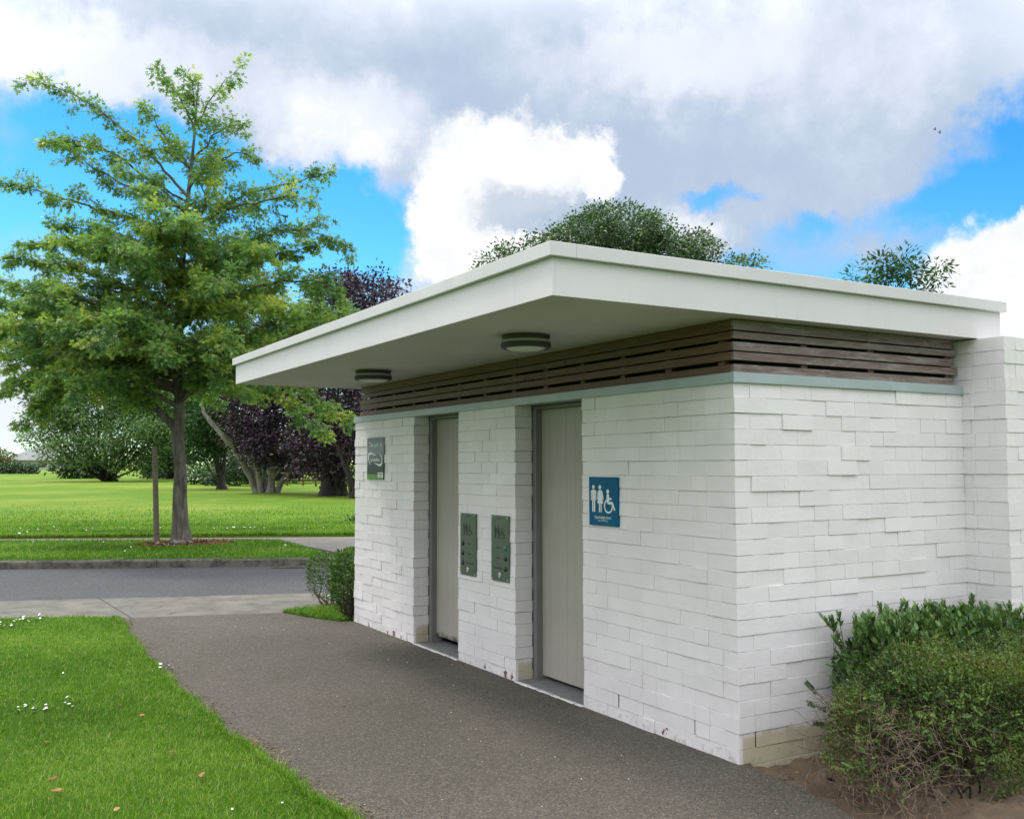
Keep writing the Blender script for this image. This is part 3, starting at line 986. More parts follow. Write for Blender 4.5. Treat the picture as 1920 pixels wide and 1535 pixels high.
cp.box((XR - 0.1, -EY + 0.1001, ZCB + 0.001), (XR + CP, YE - 0.1001, ZTOP - .0006))
cp.box((-EX + 0.1202, -EY + 0.1002, ZCB + 0.001), (XR - 0.1002, YE - 0.1002, ZTOP - 0.02))
for y in (0.95, 3.0):                                        # lapped joints in the cap
    cp.box((-EX - CP - 0.0012, y, ZCB + 0.0006), (-EX + 0.1, y + 0.05, ZTOP + 0.001))
cp.build('roof_cap', M['cap'], block, bevel=0.003)

# doors
for (y0, y1) in DOORS:
    XD = 0.205
    d = MB()
    w = (y1 - y0 - 0.10) / 7
    for i in range(7):
        a = y0 + 0.05 + i * w
        d.box((XD + rng.uniform(0, .0006), a + 0.0005, 0.075 if y0 > 3 else 0.05), (XD + 0.04, a + w - 0.0005, 2.03))
    d.box((XD + 0.012, y0 + 0.05, 0.08), (XD + 0.05, y1 - 0.05, 2.02))
    dl = d.build('door', M['door'], block, bevel=0.001)
    f = MB()
    f.box((0.152, y0 + 0.001, 0.022), (0.27, y0 + 0.05, 2.056))
    f.box((0.152, y1 - 0.05, 0.022), (0.27, y1 - 0.001, 2.056))
    f.box((0.152, y0 + 0.0502, 2.032), (0.27, y1 - 0.0502, 2.056))
    f.build('door_frame', M['frame'], dl, bevel=0.002)
    th = MB()
    th.box((0.012, y0 + 0.002, -0.05), (0.30, y1 - 0.002, 0.022))
    th.build('threshold', M['thresh'], dl, bevel=0.006)
    th = MB()
    for i in range(9):
        a = y0 + 0.004 + i * (y1 - y0 - 0.008) / 9
        th.box((-0.012 - rng.uniform(0, .012), a, -0.05), (0.0115, a + (y1 - y0 - 0.008) / 9 - rng.uniform(0, .012), 0.017 + rng.uniform(0, .004)), jit=0.003)
    th.build('threshold_edge', M['brick'], dl, bevel=0.003)

# ------------------------------------------------------------------ lamps under the soffit
for i, (lx, ly, lab) in enumerate([(-0.60, 1.20, 'round ribbed bulkhead lamp under the soffit nearer the open corner of the roof'),
                                   (-0.57, 3.76, 'round ribbed bulkhead lamp under the soffit at the far end near the dark park sign')]):
    r = empty('ceiling_light', (lx, ly, ZS), lab, 'lamp', 'bulkhead lamps under the soffit')
    a = MB(); a.lathe((lx, ly, ZS + 0.004), [(0.0, 0.0), (0.150, 0.0), (0.152, -0.006), (0.146, -0.030), (0.0, -0.030)])
    a.build('housing', M['lightgrey'], r, smooth=False)
    a = MB(); a.lathe((lx, ly, ZS + 0.004), [(0.0, -0.0305), (0.150, -0.0305), (0.156, -0.036), (0.156, -0.046), (0.150, -0.050), (0, -0.050)])
    a.build('pale_ring', M['lightring'], r)
    a = MB(); a.lathe((lx, ly, ZS + 0.004), [(0.0, -0.0505), (0.156, -0.0505), (0.158, -0.056), (0.156, -0.076), (0.148, -0.082), (0.128, -0.082), (0.126, -0.074), (0, -0.074)])
    a.build('lower_ring', M['lightgrey'], r)
    a = MB(); a.lathe((lx, ly, ZS + 0.004), [(0.1255, -0.0745), (0.12, -0.083), (0.09, -0.092), (0.05, -0.097), (0.0, -0.099)])
    a.build('diffuser', M['diffuser'], r, smooth=True)


# ------------------------------------------------------------------ signs on the front wall (u to the viewer's right, v up)
def sgn(yc, zc, u, v, proud):
    return (-proud, yc - u, zc + v)


def flat(mb, yc, zc, pts, proud, mi=0):
    mb.add([sgn(yc, zc, u, v, proud) for u, v in pts], [tuple(range(len(pts)))[::-1]], mi)


def ell(cx, cy, rx, ry, n=24):
    return [(cx + rx * math.cos(t_), cy + ry * math.sin(t_)) for t_ in np.linspace(0, 2 * math.pi, n, endpoint=False)]


def picto(mb, yc, zc, S, proud):
    """man, woman and wheelchair figures; S scales the drawing's units"""
    def pp(pts): return [S(x, y) for x, y in pts]
    figs = [ell(245, 403, 33, 55), ell(415, 403, 35, 55), ell(618, 508, 34, 60),
            [(180, 510), (205, 475), (295, 475), (320, 510), (320, 750), (299, 750), (299, 560), (291, 560), (291, 1045), (256, 1045), (256, 760), (246, 760), (246, 1045), (211, 1045), (211, 560), (203, 560), (203, 750), (180, 750)],
            [(335, 718), (362, 505), (388, 475), (452, 475), (478, 505), (513, 718), (491, 722), (465, 570), (497, 825), (460, 825), (460, 1050), (431, 1050), (431, 825), (416, 825), (416, 1050), (387, 1050), (387, 825), (347, 825), (383, 570), (357, 722)],
            [(588, 600), (600, 577), (618, 572), (640, 578), (652, 600), (652, 668), (700, 663), (720, 690), (702, 722), (652, 726), (652, 768), (735, 768), (762, 825), (806, 968), (776, 992), (716, 836), (618, 836), (592, 790)]]
    for f in figs:
        flat(mb, yc, zc, pp(f)[::-1], proud)
    th = np.linspace(rad(112), rad(368), 36)
    outer = [(632 + 113 * math.cos(a), 880 - 187 * math.sin(a)) for a in th]
    inner = [(632 + 84 * math.cos(a), 880 - 145 * math.sin(a)) for a in th]
    for i in range(35):
        flat(mb, yc, zc, pp([outer[i], outer[i + 1], inner[i + 1], inner[i]])[::-1], proud)


def letters(mb, yc, zc, body, size, u, v, proud, mi=0, sx=1.0, bold=0.0):
    V, F = text_mesh(body, size, bold)
    mb.add([sgn(yc, zc, u + p[0] * sx, v + p[1], proud) for p in V], [f[::-1] for f in F], mi)


FACE = 0.016                                                # plates stand off the uneven bricks
# blue sign
yc, zc, w, h = 1.206, 1.377, 0.318, 0.314
s = empty('wall_sign', (0, yc, zc), 'square blue sign with white man, woman and wheelchair figures, right of the nearer door', 'sign')
b = MB(); b.box((-FACE, yc - w / 2, zc - h / 2), (0.004, yc + w / 2, zc + h / 2)); b.build('sign_panel', M['blue'], s, bevel=0.001)
b = MB(); picto(b, yc, zc, lambda x, y: ((x - 497) * .000428, (765 - y) * .000250), FACE + 0.001); b.build('pictogram', M['white'], s)
b = MB(); letters(b, yc, zc, 'Open Daylight Hours', 0.0255, -0.005, -0.104, FACE + 0.001, bold=0.0003, sx=0.82); b.build('lettering', M['white'], s)
b = MB(); letters(b, yc, zc, 'Phone 07 578 7128', 0.0165, -0.005, -0.125, FACE + 0.001, sx=0.82); b.build('lettering', M['white'], s)

# dark park sign
yc, zc, w, h = 5.058, 1.682, 0.42, 0.41
m, t, bs, pos = new_mat('park_sign_print')
sep = t.n('SeparateXYZ', {'Vector': pos})
zz_ = t.m('ADD', sep.outputs[2], t.m('MULTIPLY', t.m('SUBTRACT', t.noise(pos, 9.0, 3), 0.5), 0.10))
cA = t.mix(t.rng(zz_, 1.60, 1.76), lin(18, 52, 50), lin(118, 128, 138))
t.put(bs.inputs['Base Color'], t.mix(t.rng(zz_, 1.80, 1.92), cA, lin(70, 82, 98)))
bs.inputs['Roughness'].default_value = 0.4
M['parkprint'] = m
s = empty('wall_sign', (0, yc, zc), 'square dark grey and green park sign with white lettering, near the far corner', 'sign')
b = MB(); b.box((-FACE, yc - w / 2, zc - h / 2), (0.004, yc + w / 2, zc + h / 2)); b.build('sign_panel', M['parkprint'], s, bevel=0.001)
b = MB(); flat(b, yc, zc, [(-.209, -.204), (.209, -.204), (.209, -.155), (-.209, -.155)][::-1], FACE + .001); b.build('green_strip', M['green'], s)
for body, size_, u_, v_, sx_ in [('This', .062, -.105, .135, 1.0), ('is', .058, .145, .135, 1.0), ('smokefree', .058, 0.0, -.012, .92)]:
    b = MB(); letters(b, yc, zc, body, size_, u_, v_, FACE + .001, bold=.0009, sx=sx_); b.build('lettering', M['white'], s)
b = MB(); letters(b, yc, zc, 'park', 0.062, 0.03, 0.135, FACE + .001, bold=.0008); b.build('lettering', M['mint'], s)


def swoosh(pts, wd):
    P = np.array(pts, float)
    T = np.gradient(P, axis=0); T /= np.linalg.norm(T, axis=1)[:, None]
    Nn = np.stack([-T[:, 1], T[:, 0]], 1) * np.array(wd)[:, None]
    return [tuple(p) for p in (P + Nn)] + [tuple(p) for p in (P - Nn)[::-1]]


eb = [MB(), MB()]
cur = lambda A, n=14: [tuple((1 - t_) ** 3 * np.array(A[0]) + 3 * (1 - t_) ** 2 * t_ * np.array(A[1]) + 3 * (1 - t_) * t_ ** 2 * np.array(A[2]) + t_ ** 3 * np.array(A[3])) for t_ in np.linspace(0, 1, n)]
pts = cur([(-.115, -.06), (-.185, -.02), (-.195, .05), (-.125, .052)]) + cur([(-.11, .052), (-.06, .052), (-.03, .03), (.03, .036)], 10)
wd = list(np.interp(np.linspace(0, 1, 24), [0, .4, .6, 1], [.003, .013, .011, .002]))
sw = swoosh(pts, wd)
n_ = len(pts)
for i in range(n_ - 1):
    q4 = [sw[i], sw[i + 1], sw[2 * n_ - 2 - i], sw[2 * n_ - 1 - i]]
    flat(eb[0], yc, zc, q4, FACE + .001)
    flat(eb[1], yc, zc, [(-u, -0.012 - v) for u, v in q4], FACE + .001)
for b in eb:
    b.build('emblem', M['white'], s)
b = MB(); flat(b, yc, zc, [(.07, -.185), (.205, -.185), (.205, -.135), (.07, -.135)][::-1], FACE + .0016); tagp = b.build('name_plate', M['white'], s)
b = MB()
letters(b, yc, zc, 'TAURANGA\nCITY', 0.020, .137, -.161, FACE + .0024, bold=.0004)
b.build('lettering', M['ink'], tagp)

# steel control panels between the doors
for i, (yc, zc, lab) in enumerate([(3.088, 0.974, 'lawn-reflecting green steel control panel beside the far door, indicator lights down its left edge'),
                                   (2.564, 0.979, 'lawn-reflecting green steel control panel beside the nearer door, teal lens lit on its right edge')]):
    mir = -1 if i == 0 else 1
    w, h = 0.266, 0.498
    s = empty('control_panel', (0, yc, zc), lab, 'panel', 'steel control panels between the doors')
    b = MB(); b.box((-FACE, yc - w / 2, zc - h / 2), (0.004, yc + w / 2, zc + h / 2)); b.build('plate', M['steel'], s, bevel=0.001)
    b = MB(); picto(b, yc, zc, lambda x, y: ((x - 490) * .00026, (760 - y) * .000150 + 0.115), FACE + .001); b.build('pictogram', M['ink'], s)
    b = MB(); letters(b, yc, zc, 'TOILET', 0.022, 0, 0.222, FACE + .001); b.build('lettering', M['ink'], s)
    for kx, txt in enumerate(('In Use', 'Open', 'Out of Order')):
        b = MB(); letters(b, yc, zc, txt, 0.024, 0.028 * -mir, 0.005 - kx * 0.078, FACE + .001, sx=0.9, bold=.0004); b.build('lettering', M['ink'], s)
    for kx in range(3):
        b = MB(); b.lathe((-FACE, yc - 0.088 * mir, zc + 0.005 - kx * 0.078), [(0.0215, 0.0), (0.0215, 0.004), (0.018, 0.006), (0.0, 0.007)], 20, axis='x')
        b.build('indicator_light', M['teal'] if (i == 1 and kx == 0) else M['black'], s, smooth=True)
    b = MB(); b.lathe((-FACE, yc, zc - 0.205), [(0.022, 0.0), (0.022, 0.004), (0.014, 0.006), (0.0135, 0.003), (0, 0.003)], 22, axis='x'); b.build('push_button', M['screw'], s)
    for su in (-1, 1):
        for sv in (-1, 1):
            b = MB(); b.lathe((-FACE, yc + su * 0.118, zc + sv * 0.235), [(0.007, 0.0), (0.006, 0.003), (0, 0.0035)], 12, axis='x'); b.build('screw', M['screw'], s)


# ------------------------------------------------------------------ plants
def box_points(n, lo, hi, shell=0.75, pw_=5):
    """points through a rounded box, most of them near its skin, with outward directions"""
    c, hsz = (np.array(lo) + hi) / 2, (np.array(hi, float) - lo) / 2
    d = rng.uniform(-1, 1, (n, 3))
    k_ = rng.integers(0, 3, n)
    d[np.arange(n), k_] = np.sign(d[np.arange(n), k_])
    e = np.abs(d)
    pw = (e ** pw_).sum(1) ** (1 / pw_)
    d = d / pw[:, None]
    rr = np.where(rng.random(n) < shell, 1 - np.abs(rng.normal(0, 0.05, n)), rng.uniform(0.45, 1, n))
    P = c + d * rr[:, None] * hsz
    P += rng.normal(0, 0.012, P.shape)
    return P, unit(d ** 3)


def lumps(P, amp, s):
    return amp * (np.sin(P[:, 0] * s + 2 * np.sin(P[:, 1] * s * .7)) + np.sin(P[:, 1] * s * 1.3 + P[:, 2] * s) + np.sin(P[:, 2] * s * 1.7 + P[:, 0] * s * .6)) / 3


# low box hedge with small leaves in front of the side wall
hd = empty('box_hedge', (1.6, -0.62, 0), 'clipped small leaved hedge with bare dead twigs at its left end', 'hedge')
lo, hi = (-0.01, -1.10, -0.10), (4.2, -0.34, 0.655)
P, Nn = box_points(150000, lo, hi, 0.68, 3.6)
P = P + Nn * (lumps(P, 0.055, 5.0) + lumps(P + 3, 0.025, 13.0))[:, None]
left = np.clip((0.56 - P[:, 0]) / 0.45, 0, 1)
keep = rng.random(len(P)) > left * np.clip((0.46 - P[:, 2]) / 0.28, 0.06, 1) * 0.74
keep &= ~((P[:, 2] < 0.08) & (rng.random(len(P)) < 0.2))
keep &= P[:, 1] > -0.62 - 0.55 * np.clip(P[:, 0], 0.0, 0.9) - 0.04 * np.sin(P[:, 0] * 9 + P[:, 2] * 7)
P, Nn = P[keep], Nn[keep]
cl = rng.normal(size=(len(P), 3))
mbx = MB()
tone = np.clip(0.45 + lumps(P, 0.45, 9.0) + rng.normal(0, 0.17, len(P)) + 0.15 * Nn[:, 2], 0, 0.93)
brown = np.clip((0.85 - P[:, 0]) / 0.7, 0, 1) * np.clip((0.60 - P[:, 2]) / 0.3, 0.15, 1)
tone = np.where(rng.random(len(P)) < 0.04 + 0.42 * brown, 1.0, tone)
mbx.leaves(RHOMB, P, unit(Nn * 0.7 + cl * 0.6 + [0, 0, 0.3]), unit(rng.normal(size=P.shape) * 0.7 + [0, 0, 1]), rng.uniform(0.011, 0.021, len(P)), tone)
# sprigs standing out of the clipped outline
for kx in range(1500):
    p0, n0 = box_points(1, lo, hi, 1.0, 3.2)
    if p0[0, 2] < 0.12: continue
    p0 = p0 + n0 * (lumps(p0, 0.055, 5.0) + lumps(p0 + 3, 0.025, 13.0))[:, None]
    d = unit(n0[0] + rng.normal(0, .45, 3) + [0, 0, .25])
    L = rng.uniform(0.035, 0.10)
    ts = np.linspace(0.1, 1, 12)
    pp = p0[0] + d * (ts[:, None] * L)
    ax = unit(d * 0.6 + np.where(np.arange(12) % 2, 1, -1)[:, None] * unit(np.cross(d, rng.normal(size=3))))
    mbx.leaves(RHOMB, pp, ax, unit(rng.normal(size=(12, 3))), 0.017, rng.uniform(0.35, 0.85))
for base_, d, L in [((0.09, -0.52, 0.40), (-1, .1, .40), 0.13), ((0.10, -0.45, 0.47), (-.75, .1, .7), 0.09), ((0.10, -0.5, 0.32), (-1, 0, .3), 0.08)]:
    d = unit(d); n_ = 26
    pp = np.array(base_) + d * np.linspace(0, L, n_)[:, None]
    ax = unit(d * .5 + np.where(np.arange(n_) % 2, 1, -1)[:, None] * np.array([.3, -.2, .9]))
    mbx.leaves(RHOMB, pp, ax, unit(rng.normal(size=(n_, 3))), 0.017, 0.15)
    mbx.tube(np.array(base_) + d * np.linspace(-.1, L, 4)[:, None], 0.002, 4, 1)
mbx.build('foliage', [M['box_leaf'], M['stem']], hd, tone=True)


def wiggle(p, d, L, n, amp, droop=0.0):
    pts = [np.array(p, float)]
    d = unit(d)
    for i in range(n):
        d = unit(d + rng.normal(0, amp, 3) + np.array([0, 0, -droop]))
        pts.append(pts[-1] + d * L / n)
    return np.array(pts)


tw = MB()
for kx in range(260):                                         # woody stems inside
    x0 = rng.uniform(0.45, 3.2)
    y0 = rng.uniform(-0.9, -0.45)
    tw.tube(wiggle((x0, y0, -0.04), (rng.normal(0, .4), rng.normal(0, .4), 1), rng.uniform(.3, .55), 5, 0.18), np.linspace(.007, .003, 6), 4, 0, cap=False)
tw.build('stem', M['stem'], hd)
tw = MB()
for kx in range(520):                                         # dead, leafless twigs at the exposed end
    x0 = 0.05 + abs(rng.normal(0, 0.30)); y0 = rng.uniform(-1.02, -0.42)
    d = np.array([-0.75 + rng.normal(0, .55), -0.45 + rng.normal(0, .5), rng.normal(0.25, .45)])
    z0 = rng.uniform(0.0, 0.46)
    st = wiggle((x0, y0, z0), d, rng.uniform(.06, .20), 4, 0.17)
    tw.tube(st, np.linspace(.0019, .0008, 5), 4, 0, cap=False)
    if rng.random() < .7:
        tw.tube(wiggle(st[2], d + rng.normal(0, .8, 3), rng.uniform(.04, .09), 3, .2), np.linspace(.0014, .0007, 4), 3, 0, cap=False)
for kx in range(46):                                          # bare trunks at the foot
    x0, y0 = 0.12 + abs(rng.normal(0, .20)), rng.uniform(-0.95, -0.5)
    tw.tube(wiggle((x0, y0, -0.03), (rng.normal(-.25, .5), rng.normal(-.1, .4), 1), rng.uniform(.10, .26), 4, .18), np.linspace(.0048, .0018, 5), 5, 0, cap=False)
tw.build('dead_branch', M['twig'], hd)

# taller broad leaved shrub against the wall
hs = empty('glossy_shrub', (1.4, -0.22, 0), 'taller broad leaved green shrub behind the clipped hedge, against the side wall', 'shrub')
lo, hi = (0.60, -0.44, 0.05), (4.0, -0.03, 0.71)
P, Nn = box_points(9000, lo, hi, 0.7)
P = P + Nn * lumps(P, 0.05, 7.0)[:, None]
mbx = MB()
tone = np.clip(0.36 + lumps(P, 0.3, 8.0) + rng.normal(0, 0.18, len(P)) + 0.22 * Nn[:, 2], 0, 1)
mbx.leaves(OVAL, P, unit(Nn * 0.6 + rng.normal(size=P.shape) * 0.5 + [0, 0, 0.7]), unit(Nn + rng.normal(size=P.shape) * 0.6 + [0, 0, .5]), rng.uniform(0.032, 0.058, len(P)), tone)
stt = MB()
for kx in range(520):                                         # upright shoots along the top
    p0 = np.array([rng.uniform(lo[0] - .02, hi[0]), rng.uniform(lo[1], hi[1]), rng.uniform(0.56, 0.69)])
    d = unit([rng.normal(-.05, .3), rng.normal(-.1, .3), 1])
    L = rng.uniform(0.05, 0.12)
    n_ = 12
    ts = np.linspace(0.25, 1, n_)
    ang = np.arange(n_) * 2.4
    lat = np.stack([np.cos(ang), np.sin(ang), np.full(n_, 0.8)], -1)
    pp = p0 + d * (ts[:, None] * L)
    mbx.leaves(OVAL, pp, unit(lat + d * (0.4 + ts[:, None] * 0.9)), unit(np.stack([-np.cos(ang), -np.sin(ang), np.full(n_, 1.2)], -1)), rng.uniform(.03, .052, n_), np.clip(rng.normal(.55, .2, n_), 0, 1))
    stt.tube([p0 - d * .1, p0 + d * L], [.003, .0015], 4, cap=False)
for kx in range(60):
    x0 = rng.uniform(0.7, 3.0)
    stt.tube(wiggle((x0, rng.uniform(-.35, -.12), -0.03), (rng.normal(0, .25), rng.normal(0, .2), 1), rng.uniform(.4, .65), 5, .12), np.linspace(.009, .004, 6), 5, cap=False)
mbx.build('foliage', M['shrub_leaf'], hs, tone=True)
stt.build('stem', M['stem'], hs)

# pair of shrubs at the far corner of the block
hs = empty('glossy_shrub', (0.15, 5.95, 0), 'glossy green clipped shrub tucked against the far corner of the white block', 'shrub', 'shrubs at the far corner')
lo, hi = (0.01, 5.72, 0.10), (0.75, 6.45, 0.70)
P, Nn = box_points(9500, lo, hi, 0.75)
keep = rng.random(len(P)) > np.clip((0.22 - P[:, 2]) / 0.2, 0, .6)
P, Nn = P[keep], Nn[keep]
P = P + Nn * lumps(P, 0.03, 9)[:, None]
mbx = MB()
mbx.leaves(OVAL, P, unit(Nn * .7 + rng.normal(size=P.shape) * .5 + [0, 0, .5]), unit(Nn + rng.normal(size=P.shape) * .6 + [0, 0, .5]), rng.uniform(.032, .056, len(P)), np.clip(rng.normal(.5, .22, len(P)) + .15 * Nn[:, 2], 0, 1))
mbx.build('foliage', M['shrub_leaf'], hs, tone=True)
stt = MB()
for kx in range(34):
    stt.tube(wiggle((rng.uniform(-.03, .2), rng.uniform(5.74, 5.95), 0.01), (rng.normal(0, .25), rng.normal(0, .25), 1), rng.uniform(.2, .5), 5, .16), np.linspace(.009, .004, 6), 5, cap=False)
stt.build('stem', M['stem'], hs)
hs = empty('box_shrub', (0.0, 6.95, 0), 'dark small leaved shrub with twiggy underside, behind the glossy corner shrub', 'shrub', 'shrubs at the far corner')
lo, hi = (-0.03, 6.55, 0.10), (0.9, 7.2, 0.58)
P, Nn = box_points(9000, lo, hi, 0.75)
keep = rng.random(len(P)) > np.clip((0.34 - P[:, 2]) / 0.25, 0, .85)
P, Nn = P[keep], Nn[keep]
mbx = MB()
mbx.leaves(RHOMB, P, unit(Nn + rng.normal(size=P.shape) * .7), unit(rng.normal(size=P.shape) + [0, 0, 1]), rng.uniform(.016, .03, len(P)), np.clip(rng.normal(.35, .2, len(P)), 0, 1))
mbx.build('foliage', M['box_leaf'], hs, tone=True)
stt = MB()
for kx in range(60):
    st = wiggle((rng.uniform(.12, .6), rng.uniform(6.58, 7.0), 0.01), (rng.normal(-.1, .35), rng.normal(-.1, .4), .8), rng.uniform(.2, .45), 5, .25)
    stt.tube(st, np.linspace(.008, .003, 6), 4, cap=False)
stt.build('stem', M['twig'], hs)

# ------------------------------------------------------------------ young oak on the verge
OB = np.array([0.33, 15.6, 0.128])
OD = float((OB - CAM) @ FW)
oak = empty('young_oak', OB, 'young pin oak with pale green starry leaves growing on the grass verge by its stake', 'tree')


def op(px, py, b=0.0):
    return at(px, py, OD + b)


TR = [(340, 1022, .265), (339, 1008, .20), (338, 978, .155), (337, 930, .132), (339, 890, .122), (336, 850, .116), (333, 822, .120), (336, 780, .098), (336, 740, .092), (335, 690, .085), (336, 620, .080), (339, 540, .066),
      (344, 460, .054), (349, 400, .044), (357, 330, .034), (364, 260, .025), (369, 190, .016), (373, 140, .006)]
tp = np.array([op(a, b) for a, b, _ in TR])
tr_ = np.array([c for _, _, c in TR])
wood = MB()
# buttressed trunk
seg = 14
th = np.linspace(0, 2 * np.pi, seg, endpoint=False)
tt = np.linspace(0, 1, 60)
sidx = np.linspace(0, 1, len(tp))
tpi = np.stack([np.interp(tt, sidx, tp[:, kx]) for kx in range(3)], -1)
tri = np.interp(tt, sidx, tr_)
fl_ = np.exp(-(tpi[:, 2] - OB[2]) / 0.18)
Rr = tri[:, None] * (1 + 0.16 * fl_[:, None] * np.cos(th * 5 + 1)[None] + 0.03 * np.sin(th * 3 + tt[:, None] * 20))
Vt = tpi[:, None] + Rr[..., None] * np.stack([np.cos(th), np.sin(th), np.zeros(seg)], -1)[None]
i = np.arange(59)[:, None] * seg; j = np.arange(seg)[None]; j2 = (j + 1) % seg
wood.add(Vt.reshape(-1, 3), np.stack([i + j, i + j2, i + seg + j2, i + seg + j], -1).reshape(-1, 4))


def trunk_at(py):
    ys = np.array([b for _, b, _ in TR])[::-1]
    p = np.array([np.interp(py, ys, tp[::-1, kx]) for kx in range(3)])
    return p, float(np.interp(py, ys, tr_[::-1]))


LP, LA, LN, LS, LT = [], [], [], [], []


def put_leaves(pts, n, size, tone, spread=0.13):
    ts = rng.uniform(0.1, 1, n) ** 0.8
    idx = np.clip((ts * (len(pts) - 1)).astype(int), 0, len(pts) - 2)
    fr = ts * (len(pts) - 1) - idx
    P_ = pts[idx] * (1 - fr[:, None]) + pts[idx + 1] * fr[:, None]
    dv = unit(pts[-1] - pts[0])
    out = rng.normal(size=(n, 3)); out[:, 2] *= 0.5
    out = unit(out)
    P_ = P_ + out * rng.uniform(0, spread, n)[:, None]
    LP.append(P_); LA.append(unit(out + dv * 0.7 + np.array([0, 0, -0.35])))
    LN.append(unit(rng.normal(size=(n, 3)) * 0.55 + np.array([0, 0, 1.0])))
    LS.append(rng.uniform(0.75, 1.25, n) * size)
    LT.append(np.clip(tone + rng.normal(0, 0.12, n), 0, 1))


def limb(start, r0, ctrl, dens=1.0, tonebase=0.45, leafsize=0.095, tw_len=0.62):
    """one main limb with side twigs and leaves"""
    A = np.array([start] + list(ctrl))
    L0 = np.linalg.norm(np.diff(A, axis=0), axis=1).sum()
    n = max(6, int(L0 / 0.16))
    s_ = np.concatenate([[0], np.cumsum(np.linalg.norm(np.diff(A, axis=0), axis=1))]) / L0
    t_ = np.linspace(0, 1, n)
    pts = np.stack([np.interp(t_, s_, A[:, kx]) for kx in range(3)], -1)
    for _ in range(3):                                        # relax the bends
        pts[1:-1] = (pts[:-2] + 2 * pts[1:-1] + pts[2:]) / 4
    pts[1:-1] += rng.normal(0, 0.018, pts[1:-1].shape)
    rr = r0 * (1 - t_) ** 0.9 + 0.004
    wood.tube(pts, rr, 7 if r0 > .03 else 5, cap=False)
    T = unit(np.gradient(pts, axis=0))
    step = 0.095 / dens
    for s1 in np.arange(0.16, 1.0, step / L0):
        i_ = min(int(s1 * (n - 1)), n - 2)
        p0 = pts[i_] + (pts[i_ + 1] - pts[i_]) * (s1 * (n - 1) - i_)
        tg = T[i_]
        lat = unit(np.cross(tg, [0, 0, 1]) * rng.choice([-1, 1]) + rng.normal(0, 0.45, 3))
        d = unit(tg * rng.uniform(.35, 1.0) + lat * rng.uniform(.5, 1.0) + np.array([0, 0, rng.normal(0.12, .25)]))
        L1 = tw_len * rng.uniform(.45, 1.1) * (1.12 - 0.62 * s1) * min(1.0, 0.45 + L0 / 3.5)
        q1 = wiggle(p0, d, L1, 4, 0.12, 0.07)
        wood.tube(q1, np.linspace(max(.0035, rr[i_] * .3), .0022, 5), 3, cap=False)
        tone = tonebase + 0.04 + rng.normal(0, 0.17)
        put_leaves(q1, int(18 * dens + 7), leafsize, tone + 0.05)
        for kx in range(2):
            b0 = q1[rng.integers(1, 4)]
            q2 = wiggle(b0, unit(d + rng.normal(0, .7, 3)), L1 * rng.uniform(.35, .65), 3, .15, .09)
            wood.tube(q2, [.003, .0025, .002, .0015], 3, cap=False)
            put_leaves(q2, int(16 * dens + 4), leafsize, tone + 0.1)
    put_leaves(pts[-4:], 14, leafsize, tonebase + 0.22)


